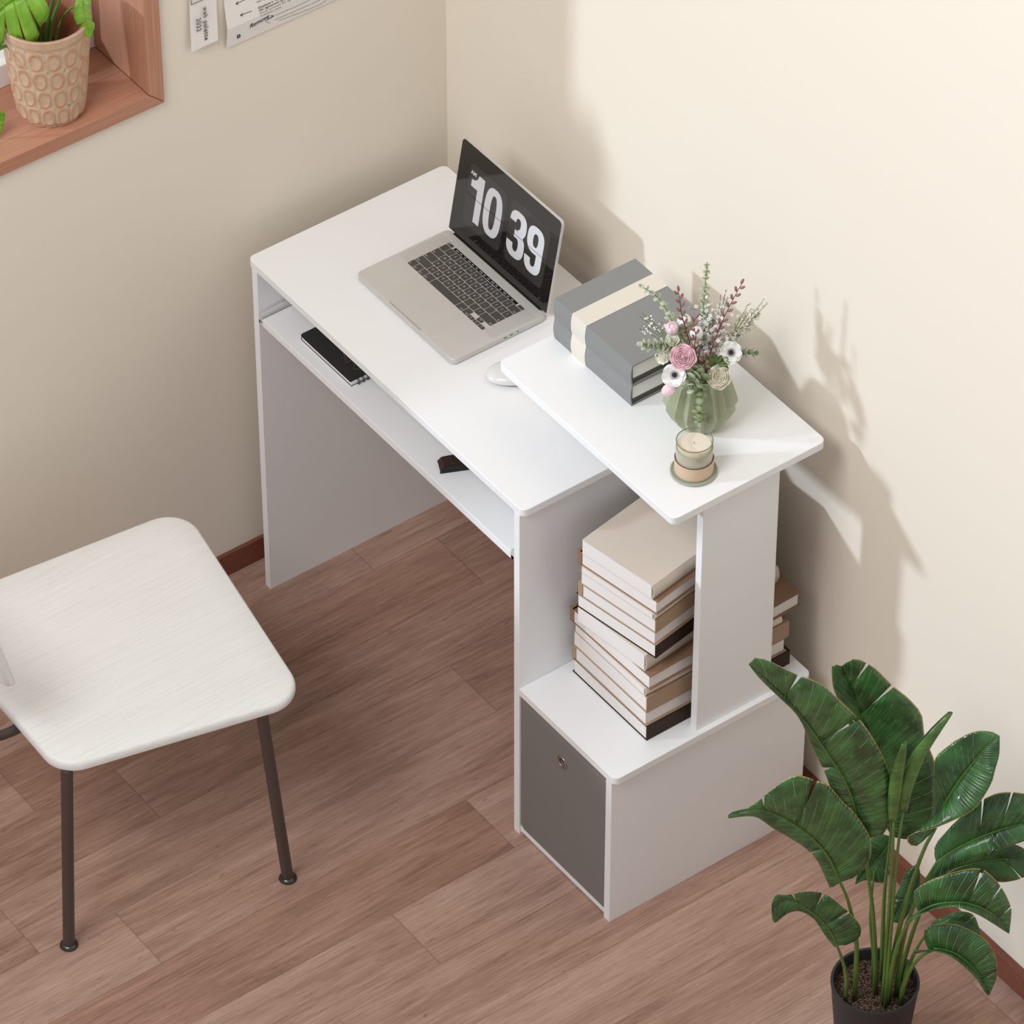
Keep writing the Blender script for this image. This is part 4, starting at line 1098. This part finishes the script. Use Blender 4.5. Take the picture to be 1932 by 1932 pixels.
# drooping leaf, middle right
pleaf([(1.4880,0.1665,0.1538), (1.5052,0.1645,0.2833), (1.5219,0.1702,0.3543), (1.5340,0.1781,0.3850)],
      [(1.5340,0.1781,0.3850), (1.5499,0.1996,0.4032), (1.5717,0.2290,0.4077), (1.5923,0.2568,0.3940), (1.6043,0.2813,0.3634), (1.6115,0.2995,0.3248)],
      [(1.5254,0.1582,0.3700), (1.5372,0.1657,0.3800), (1.5504,0.1835,0.3983), (1.5720,0.2126,0.4082), (1.5927,0.2405,0.3937), (1.6028,0.2708,0.3598), (1.6109,0.2902,0.3358)],
      [(1.5247,0.1739,0.4137), (1.5231,0.1802,0.4286), (1.5388,0.2014,0.4512), (1.5547,0.2313,0.4615), (1.5745,0.2580,0.4683), (1.5861,0.2735,0.4525), (1.5972,0.2886,0.4231), (1.6071,0.3019,0.3798), (1.6117,0.2997,0.3487)],
      [], [.42, .58, .76], .0044)
# drooping leaf, lower right
pleaf([(1.5017,0.1849,0.1680), (1.5159,0.1873,0.2310), (1.5334,0.1941,0.2749), (1.5440,0.2085,0.2888)],
      [(1.5385,0.2009,0.2897), (1.5515,0.2185,0.2888), (1.5667,0.2391,0.2748), (1.5827,0.2606,0.2422), (1.5932,0.2747,0.2094), (1.5983,0.2816,0.1811)],
      [(1.5314,0.1830,0.2851), (1.5311,0.1742,0.2991), (1.5459,0.1942,0.2976), (1.5628,0.2170,0.2884), (1.5785,0.2382,0.2628), (1.5926,0.2572,0.2301), (1.5986,0.2736,0.1915)],
      [(1.5304,0.1985,0.3064), (1.5268,0.2020,0.3286), (1.5367,0.2237,0.3313), (1.5534,0.2463,0.3285), (1.5736,0.2736,0.3045), (1.5863,0.2822,0.2915), (1.5939,0.2926,0.2590), (1.6000,0.2924,0.2225), (1.6002,0.2842,0.1953)],
      [], [.55, .74], .0044)
# leaf behind the lower right one
pleaf([(1.4740,0.2147,0.1560), (1.4832,0.2272,0.2219), (1.4931,0.2405,0.2640)],
      [(1.4931,0.2405,0.2640), (1.5056,0.2573,0.2825), (1.5207,0.2811,0.2849), (1.5362,0.3020,0.2663), (1.5421,0.3066,0.2499)],
      [(1.5025,0.2448,0.2648), (1.5154,0.2622,0.2695), (1.5302,0.2871,0.2615)],
      [(1.4934,0.2493,0.2817), (1.5014,0.2684,0.2901), (1.5131,0.2843,0.2993), (1.5255,0.3010,0.2923), (1.5352,0.3057,0.2723)],
      [], [.6], .0036)
# dark leaves deep in the centre
pleaf([(1.4373,0.1820,0.1826), (1.4233,0.1800,0.2745), (1.4168,0.1880,0.3650)],
      [(1.4163,0.2209,0.4255), (1.4172,0.2053,0.4044), (1.4090,0.1859,0.3733), (1.3999,0.1652,0.3384)],
      [(1.4013,0.2007,0.4323), (1.3994,0.1813,0.4135), (1.3983,0.1714,0.3734)],
      [(1.4227,0.2127,0.3953), (1.4266,0.2095,0.3550), (1.4211,0.2022,0.3376), (1.4098,0.1786,0.3490)],
      [.5], [.45], .0030)
pleaf([(1.4739,0.1978,0.1672), (1.4701,0.2095,0.2219), (1.4664,0.2213,0.2762)],
      [(1.4716,0.2283,0.4094), (1.4656,0.2202,0.3638), (1.4596,0.2121,0.3179), (1.4496,0.1987,0.2762)],
      [(1.4574,0.2175,0.3858), (1.4528,0.2113,0.3538), (1.4466,0.2030,0.3124), (1.4485,0.1971,0.2901)],
      [(1.4747,0.2325,0.3684), (1.4706,0.2269,0.3224), (1.4608,0.2138,0.2762)],
      [.6], [], .0030)

# ------------------------------------------------------------------ monstera on the sill
mc = Vector((-0.1104,-0.2837,1.1188))
mo = thing('potted_monstera', 'bright green cut-leaf plant in a dimpled terracotta pot on the window sill', 'potted plant', mc)
H = .188; n = 180; rows_ = 110; v = []; f = []; tones = []
for i in range(rows_ + 1):
    z = H * i / rows_; r = .0510 + .0208 * (i / rows_) ** .75
    if z < .012: r -= .004 * (1 - z / .012)
    for k in range(n):
        a = 2 * PI * k / n; row = (z - .006) / .040; rf = row - math.floor(row)
        col = a / (2 * PI) * 15 + (.15 * math.floor(row)); cf = col - math.floor(col)
        dx = (cf - .5) / .43; dz = (rf - .5) / .50; q_ = math.sqrt(dx * dx + dz * dz)
        dr = 0
        if z < .168:
            dr = .0016 * math.exp(-((q_ - .80) / .18) ** 2) - .0004 * (q_ < .7)
            dr -= .0015 * math.exp(-((cf if cf < .5 else 1 - cf) / .05) ** 2)
        else: dr = .0016 * min(1, (z - .168) / .006)
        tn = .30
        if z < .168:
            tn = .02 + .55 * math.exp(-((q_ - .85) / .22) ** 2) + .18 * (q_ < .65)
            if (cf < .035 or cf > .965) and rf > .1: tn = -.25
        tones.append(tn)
        dr += random.uniform(-.0002, .0002)
        v.append((mc.x + (r + dr) * math.cos(a), mc.y + (r + dr) * math.sin(a), mc.z + z))
for r, z in ((.0708, H), (.0655, H - .002), (.0615, H - .07), (.0585, H - .095)):
    for k in range(n): a = 2 * PI * k / n; v.append((mc.x + r * math.cos(a), mc.y + r * math.sin(a), mc.z + z))
R_ = rows_ + 5
f = [(i * n + k, i * n + (k + 1) % n, (i + 1) * n + (k + 1) % n, (i + 1) * n + k) for i in range(R_ - 1) for k in range(n)]
f.append(tuple(range(n - 1, -1, -1)))
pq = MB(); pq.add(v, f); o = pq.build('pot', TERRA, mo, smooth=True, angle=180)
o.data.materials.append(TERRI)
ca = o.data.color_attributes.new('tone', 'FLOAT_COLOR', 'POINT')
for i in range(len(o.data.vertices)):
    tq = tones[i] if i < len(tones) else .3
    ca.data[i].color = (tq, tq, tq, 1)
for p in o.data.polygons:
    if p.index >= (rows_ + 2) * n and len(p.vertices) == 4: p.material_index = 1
MB().lathe([(.0575, H - .092), (.03, H - .088), (.001, H - .087)], 40, mc, cap0=False).build('soil', SOIL, mo, smooth=True)
def stk(pts, r, par=mo):
    p = crom(pts, 16); return MB().tube(p, [r * (1 - .4 * i / 15) for i in range(16)], 8).build('leaf_stalk', MSTK, par, smooth=True, angle=180)
soilp = lambda dx, dy: (mc.x + dx, mc.y + dy, mc.z + H - .09)
s1 = stk([soilp(.0, -.008), (-0.1181,-0.2896,1.2589), (-0.1115,-0.2974,1.3060), (-0.1064,-0.3074,1.3455), (-0.1211,-0.3273,1.3713)], .0050)
blade('leaf_blade', [(-0.0971,-0.2949,1.3842), (-0.1050,-0.3223,1.3680), (-0.1129,-0.3497,1.3519), (-0.1297,-0.3725,1.3222)],
      [(-0.0789,-0.3039,1.3758), (-0.0685,-0.2983,1.3539), (-0.0667,-0.3042,1.3356), (-0.0724,-0.3119,1.3226), (-0.0745,-0.3148,1.3115), (-0.0759,-0.3166,1.2984), (-0.0820,-0.3332,1.2809), (-0.0913,-0.3374,1.2956), (-0.1000,-0.3492,1.2854), (-0.1068,-0.3583,1.2910), (-0.1144,-0.3685,1.2760), (-0.1240,-0.3731,1.2945)],
      [(-0.0984,-0.3134,1.4048), (-0.1198,-0.3423,1.3901), (-0.1366,-0.3650,1.3607)], [.30, .46, .63, .76], [.4, .6], MONS, s1, sag=.010, gap=.22, s0=.26)
s2 = stk([soilp(.006, .004), (-0.1131,-0.2829,1.2494), (-0.1105,-0.2793,1.2870), (-0.1128,-0.2657,1.3220), (-0.1079,-0.2591,1.3480)], .0044)
blade('leaf_blade', [(-0.1079,-0.2591,1.3480), (-0.0953,-0.2588,1.3705), (-0.0842,-0.2607,1.3967)], [(-0.0903,-0.2521,1.3631), (-0.0793,-0.2541,1.3875)], [(-0.1024,-0.2684,1.3669), (-0.0904,-0.2691,1.3930)], [.5], [], MONS, s2)
s3 = stk([soilp(.004, .010), (-0.1124,-0.2652,1.2453), (-0.1068,-0.2575,1.2810), (-0.0902,-0.2520,1.3131), (-0.0733,-0.2460,1.3320), (-0.0665,-0.2368,1.3524)], .0028)
blade('leaf_blade', [(-0.0665,-0.2368,1.3524), (-0.0586,-0.2430,1.3380), (-0.0490,-0.2468,1.3217), (-0.0432,-0.2474,1.3052), (-0.0381,-0.2489,1.2919)],
      [(-0.0597,-0.2276,1.3487), (-0.0516,-0.2335,1.3380), (-0.0499,-0.2396,1.3308), (-0.0417,-0.2370,1.3180), (-0.0363,-0.2381,1.3070), (-0.0363,-0.2465,1.2932)],
      [(-0.0739,-0.2468,1.3413), (-0.0677,-0.2553,1.3269), (-0.0631,-0.2574,1.3141), (-0.0554,-0.2554,1.3012), (-0.0505,-0.2538,1.3017), (-0.0433,-0.2525,1.2926)], [.55], [.62], MONS, s3, sag=.006, gap=.3, s0=.2)
s4 = stk([soilp(.010, .0), (-0.1090,-0.2773,1.2551), (-0.1049,-0.2718,1.2963), (-0.1065,-0.2572,1.3257), (-0.1034,-0.2530,1.3517)], .0040)
s5 = stk([soilp(-.012, -.004), (-0.1408,-0.2866,1.2562), (-0.1449,-0.2922,1.2862), (-0.1503,-0.2995,1.3068), (-0.1565,-0.3078,1.3291)], .0044)
s6 = stk([soilp(.012, .008), (-0.0980,-0.2793,1.2517), (-0.0910,-0.2782,1.2576), (-0.0954,-0.2841,1.2585), (-0.0982,-0.2880,1.2519)], .0016)
s7 = stk([soilp(-.02, -.02), (-0.1167,-0.3381,1.2676), (-0.1094,-0.3786,1.2765), (-0.1067,-0.4086,1.2287), (-0.1107,-0.4139,1.1757)], .0034)
blade('leaf_blade', [(-0.1107,-0.4139,1.1757), (-0.1050,-0.4063,1.1623), (-0.1003,-0.4000,1.1471), (-0.0971,-0.3956,1.1183)],
      [(-0.0964,-0.3947,1.1785), (-0.0878,-0.3830,1.1747), (-0.0869,-0.3818,1.1661), (-0.0892,-0.3850,1.1490), (-0.0926,-0.3896,1.1298)], [(-0.1153,-0.4201,1.1490), (-0.1074,-0.4095,1.1260)], [], [], MONS, s7, sag=.004)

# ------------------------------------------------------------------ papers pinned on the left wall
ps = thing('paper_strip', 'narrow paper tag with grey lettering on the left wall by the window', 'paper tag', (-0.0525,-0.0312,1.1908))
q = MB(); za, zb = 1.1702, 1.40; ya, yb = -.0600, -.0092
pv = []
for i in range(9):
    t = i / 8; z = za + (zb - za) * t
    for yy in (ya, yb): pv.append((-.0522 + .010 * (1 - t) ** 2, yy + .012 * t, z))
q.add(pv, [(2 * i, 2 * i + 1, 2 * i + 3, 2 * i + 2) for i in range(8)]).build('sheet', PAPER, ps, solid=.0004)
def wall_text(body, size, yc, zc, m, par, x, rot=False, bold=0, name='lettering', align='CENTER', shear=0, tilt=0, space=1):
    me = text_mesh(body, size, bold, align, shear=shear, space=space)
    ex, ey = ((0, 0, -1), (0, 1, 0)) if rot else ((0, math.cos(tilt), math.sin(tilt)), (0, -math.sin(tilt), math.cos(tilt)))
    qq = MB(); qq.merge(me, frame((x, yc, zc), ex, ey)); return qq.build(name, m, par)
sx = -.0522
def wt_at(u, v, x): return u
Wp = Vector((-0.0445,-0.0304,1.2136)); Yp = Vector((-0.0445,-0.0439,1.2167))
wall_text('web palette', .0114, Wp.y, Wp.z, INKG, ps, -.0425, True, .00035, space=1.22)
wall_text('2022', .0114, Yp.y, Yp.z, INKG, ps, -.0425, True, .00035, space=1.22)
q = MB()
A_ = Vector((-0.0465,-0.0551,1.2588)); Bv = Vector((-0.0465,-0.0122,1.2494))
q.box(-.0459, -.0455, ya + .006, yb + .006, A_.z + .0000, A_.z + .0012); q.box(-.0459, -.0455, ya + .006, ya + .0072, A_.z, A_.z + .08); q.build('printed_frame', INKG, ps)

dc = thing('paper_document', 'creased printed letter with handwritten notes on the left wall', 'document', (-0.0520,0.1079,1.1472))
q = MB(); ya, yb = .0105, .2600
rows3 = [(1.1385, -.0500), (1.1800, -.0440), (1.2300, -.0505), (1.30, -.0520), (1.40, -.0528)]
q.add([(x, yy, z) for z, x in rows3 for yy in (ya, yb)], [(2 * i, 2 * i + 1, 2 * i + 3, 2 * i + 2) for i in range(4)]).build('sheet', PAPER, dc, solid=.0004)
def xs(z):
    for (z0, x0), (z1, x1) in zip(rows3, rows3[1:]):
        if z0 <= z <= z1: return x0 + (x1 - x0) * (z - z0) / (z1 - z0) + .0007
    return -.05
def dline(mb, pts, w):
    for a, b in zip(pts, pts[1:]):
        a = Vector((0, a[0], a[1])); b = Vector((0, b[0], b[1])); t = (b - a).normalized(); nn = Vector((0, -t.z, t.y)) * w / 2
        mb.add([(xs(p.z), p.y, p.z) for p in (a - nn, b - nn, b + nn, a + nn)], [(0, 1, 2, 3)])
D = lambda p: (p[1], p[2])
q = MB()
for p0, p1 in (((-0.0470,0.0499,1.2202), (-0.0470,0.0315,1.2197)), ((-0.0460,0.0594,1.1951), (-0.0460,0.0369,1.1960))):
    a, b = D(p0), D(p1); dline(q, [a, b], .0010); dline(q, [(b[0] + .005, b[1] + .003), b, (b[0] + .005, b[1] - .003)], .0010)
q.build('arrow_marks', INK, dc)
p = (-0.0445,0.0716,1.1679); wall_text('Remove', .0115, p[1], p[2], INK, dc, xs(p[2]) + .0004, False, .0001, 'handwriting', shear=.35, tilt=.12)
p = (-0.0445,0.0967,1.1663); q = MB(); dline(q, [(p[1] - .014, p[2] - .004), (p[1] + .003, p[2])], .0009); dline(q, [(p[1] - .002, p[2] + .003), (p[1] + .003, p[2]), (p[1] - .001, p[2] - .003)], .0012); q.build('handwriting', INK, dc)
p = (-0.0445,0.0331,1.1549); wall_text('D', .0085, p[1], p[2], INK, dc, xs(p[2]) + .0004, False, .0006, 'page_mark')
lines = [(485, 3, "this Agreement may be ended", .0060, INKL), (487, 15, "Employer's Termination", .0068, INKG), (488, 20, 'this Agreement by providing', .0068, INKG), (489, 25, 'should terminate this Agreement', .0062, INKL), (490, 29, 'in advance, notice is given', .0058, INKL)]
for u, vv, s, sz, mm in lines: pass
for p, s, sz, mm in (((-0.0455,0.0697,1.2066), 'this Agreement may end', .0060, INKL), ((-0.0455,0.0713,1.1952), "Employer's Termination", .0066, INKG), ((-0.0450,0.0718,1.1899), 'this Agreement by providing', .0064, INKG), ((-0.0448,0.0725,1.1844), 'should terminate this Agreement', .0060, INKL), ((-0.0447,0.0737,1.1791), 'in advance, notice', .0056, INKL)):
    wall_text(s, sz, p[1], p[2], mm, dc, xs(p[2]) + .0004, False, .0001, 'typed_line', 'LEFT')
q = MB(); pts = [D(p) for p in ((-0.0440,0.0943,1.1532), (-0.0440,0.0873,1.1576), (-0.0440,0.0906,1.1625), (-0.0440,0.1082,1.1650), (-0.0445,0.1395,1.1640), (-0.0455,0.1765,1.1644))]
pts = [(p.x, p.y) for p in crom([(a, b, 0) for a, b in pts], 24)]; dline(q, pts, .0007)
pts = [D(p) for p in ((-0.0440,0.1117,1.1494), (-0.0440,0.1437,1.1462), (-0.0445,0.1855,1.1436), (-0.0448,0.2014,1.1457), (-0.0450,0.2090,1.1507))]
pts = [(p.x, p.y) for p in crom([(a, b, 0) for a, b in pts], 24)]; dline(q, pts, .0007)
q.build('pen_loop', INKG, dc)
q = MB()
for p0, p1 in (((-0.0440,0.1037,1.1553), (-0.0440,0.1315,1.1541)), ((-0.0442,0.1441,1.1545), (-0.0444,0.1712,1.1536)), ((-0.0440,0.1326,1.1541), (-0.0440,0.1440,1.1536)), ((-0.0440,0.1730,1.1541), (-0.0440,0.1917,1.1540))): dline(q, [D(p0), D(p1)], .0012)
q.build('signature_lines', INKL, dc)

# ------------------------------------------------------------------ chair
ch = thing('dining_chair', 'white wooden chair with dark metal legs beside the desk', 'chair', (.37, -.52, 0))
SEAT = [(.1119, -.7268), (.5455, -.7440), (.6440, -.3395), (.1656, -.2516)]
so = rpoly(SEAT, .055, 10)
cen = Vector((.37, -.52)); n = len(so); v = []; f = []
prof = [(.985, .4275), (.997, .4290), (1.0, .433), (1.0, .438), (.997, .4420), (.989, .4455), (.975, .4470), (.80, .4468), (.4, .4462), (.0, .446)]
for s, z in prof:
    for p in so:
        c = Vector(p) - cen; v.append((cen.x + c.x * s, cen.y + c.y * s, z))
for i in range(len(prof) - 1):
    for k in range(n): f.append((i * n + k, i * n + (k + 1) % n, (i + 1) * n + (k + 1) % n, (i + 1) * n + k))
f.append(tuple(range(n - 1, -1, -1)))
MB().add(v, f).build('seat', CHAIRW, ch, smooth=True, angle=50)
for top, foot in (((0.5358,-0.7238,0.4280), (0.5119,-0.7333,0.0040)), ((0.6174,-0.4097,0.4280), (0.6028,-0.3647,0.0040)), ((.1900, -.665, .4280), (.155, -.700, .004)), ((.2150, -.315, .4280), (.185, -.285, .004))):
    lg = MB().tube([top, foot], .0098, 20).build('leg', LEGM, ch, smooth=True)
    fx, fy = foot[0], foot[1]
    MB().lathe([(.0135, .0002), (.0150, .002), (.0148, .0042), (.0118, .0072), (.0095, .0082)], 28, (fx, fy, 0)).build('glide', GLIDE, lg, smooth=True)
# back: two bent tubes from under the seat to a curved board
nb_ = Vector((-.02, -1, 0)).normalized()
for bx in (.2450, .4080):
    pts = crom([(bx, -.60, .4190), (bx, -.70, .4190), (bx, -.752, .4195), (bx + .004, -.788, .440), (bx + .010, -.802, .52), (bx + .016, -.815, .60), (bx + .020, -.826, .70)], 26)
    MB().tube(pts, .0085, 14).build('back_tube', LEGM, ch, smooth=True, angle=180)
E1 = Vector((0.4838,-0.7687,0.6000))
q = MB(); v = []; nn = 18; x1 = E1.x; x0 = x1 - .40
for i in range(nn + 1):
    t = i / nn; x = x0 + (x1 - x0) * t; bow = .045 * (1 - (2 * t - 1) ** 2)
    for dy, z, lean in ((0, .600, 0), (-.016, .602, 0), (-.016, .738, -.03), (0, .740, -.03)):
        v.append((x, E1.y - bow + dy + lean, z + 0))
f = [(i * 4 + k, i * 4 + (k + 1) % 4, (i + 1) * 4 + (k + 1) % 4, (i + 1) * 4 + k) for i in range(nn) for k in range(4)] + [(3, 2, 1, 0), (nn * 4, nn * 4 + 1, nn * 4 + 2, nn * 4 + 3)]
q.add(v, f).build('backrest', CHAIRW, ch, .004, smooth=True, angle=40)

# ------------------------------------------------------------------ light
w = bpy.data.worlds.new('sky'); SC.world = w; w.use_nodes = True
bg = w.node_tree.nodes['Background']; bg.inputs['Color'].default_value = (.985, .98, .99, 1); bg.inputs['Strength'].default_value = .50
def lamp(name, kind, energy, loc, tgt, col, **kw):
    l = bpy.data.lights.new(name, kind); l.energy = energy; l.color = col
    for k, v_ in kw.items(): setattr(l, k, v_)
    o = bpy.data.objects.new(name, l); COL.objects.link(o); o.location = loc
    d = Vector(tgt) - Vector(loc); o.rotation_euler = d.to_track_quat('-Z', 'Y').to_euler(); return o
SD = Vector((.575, 1, -.44)).normalized()
lamp('sun', 'SUN', 1.65, Vector((.8, .4, .8)) - SD * 6, (.8, .4, .8), (.80, .90, 1.06), angle=math.radians(4.0))
lamp('room_daylight', 'AREA', 128, (1.5, -3.1, 4.7), (.5, .1, .5), (.985, .985, .985), shape='RECTANGLE', size=1.9, size_y=1.7)

# ------------------------------------------------------------------ camera
cam = bpy.data.cameras.new('camera'); co_ = bpy.data.objects.new('camera', cam); COL.objects.link(co_)
yaw, pit, rol = 2.503538, 0.757935, -0.000546
dv = Vector((math.cos(yaw) * math.cos(pit), math.sin(yaw) * math.cos(pit), -math.sin(pit)))
rv = dv.cross(Vector((0, 0, 1))).normalized(); uvv = rv.cross(dv)
r2 = rv * math.cos(rol) + uvv * math.sin(rol); u2 = uvv * math.cos(rol) - rv * math.sin(rol)
MW = Matrix((r2, u2, -dv)).transposed().to_4x4(); MW.translation = Vector((5.5980,-3.6106,6.4561))
co_.matrix_world = MW
cam.sensor_width = 36; cam.lens = 10071.15 / 1932 * 36; cam.clip_end = 60
SC.camera = co_
vs_ = SC.view_settings
vs_.view_transform = 'Standard'; vs_.look = 'None'; vs_.exposure = 0; vs_.gamma = 1; vs_.use_curve_mapping = False
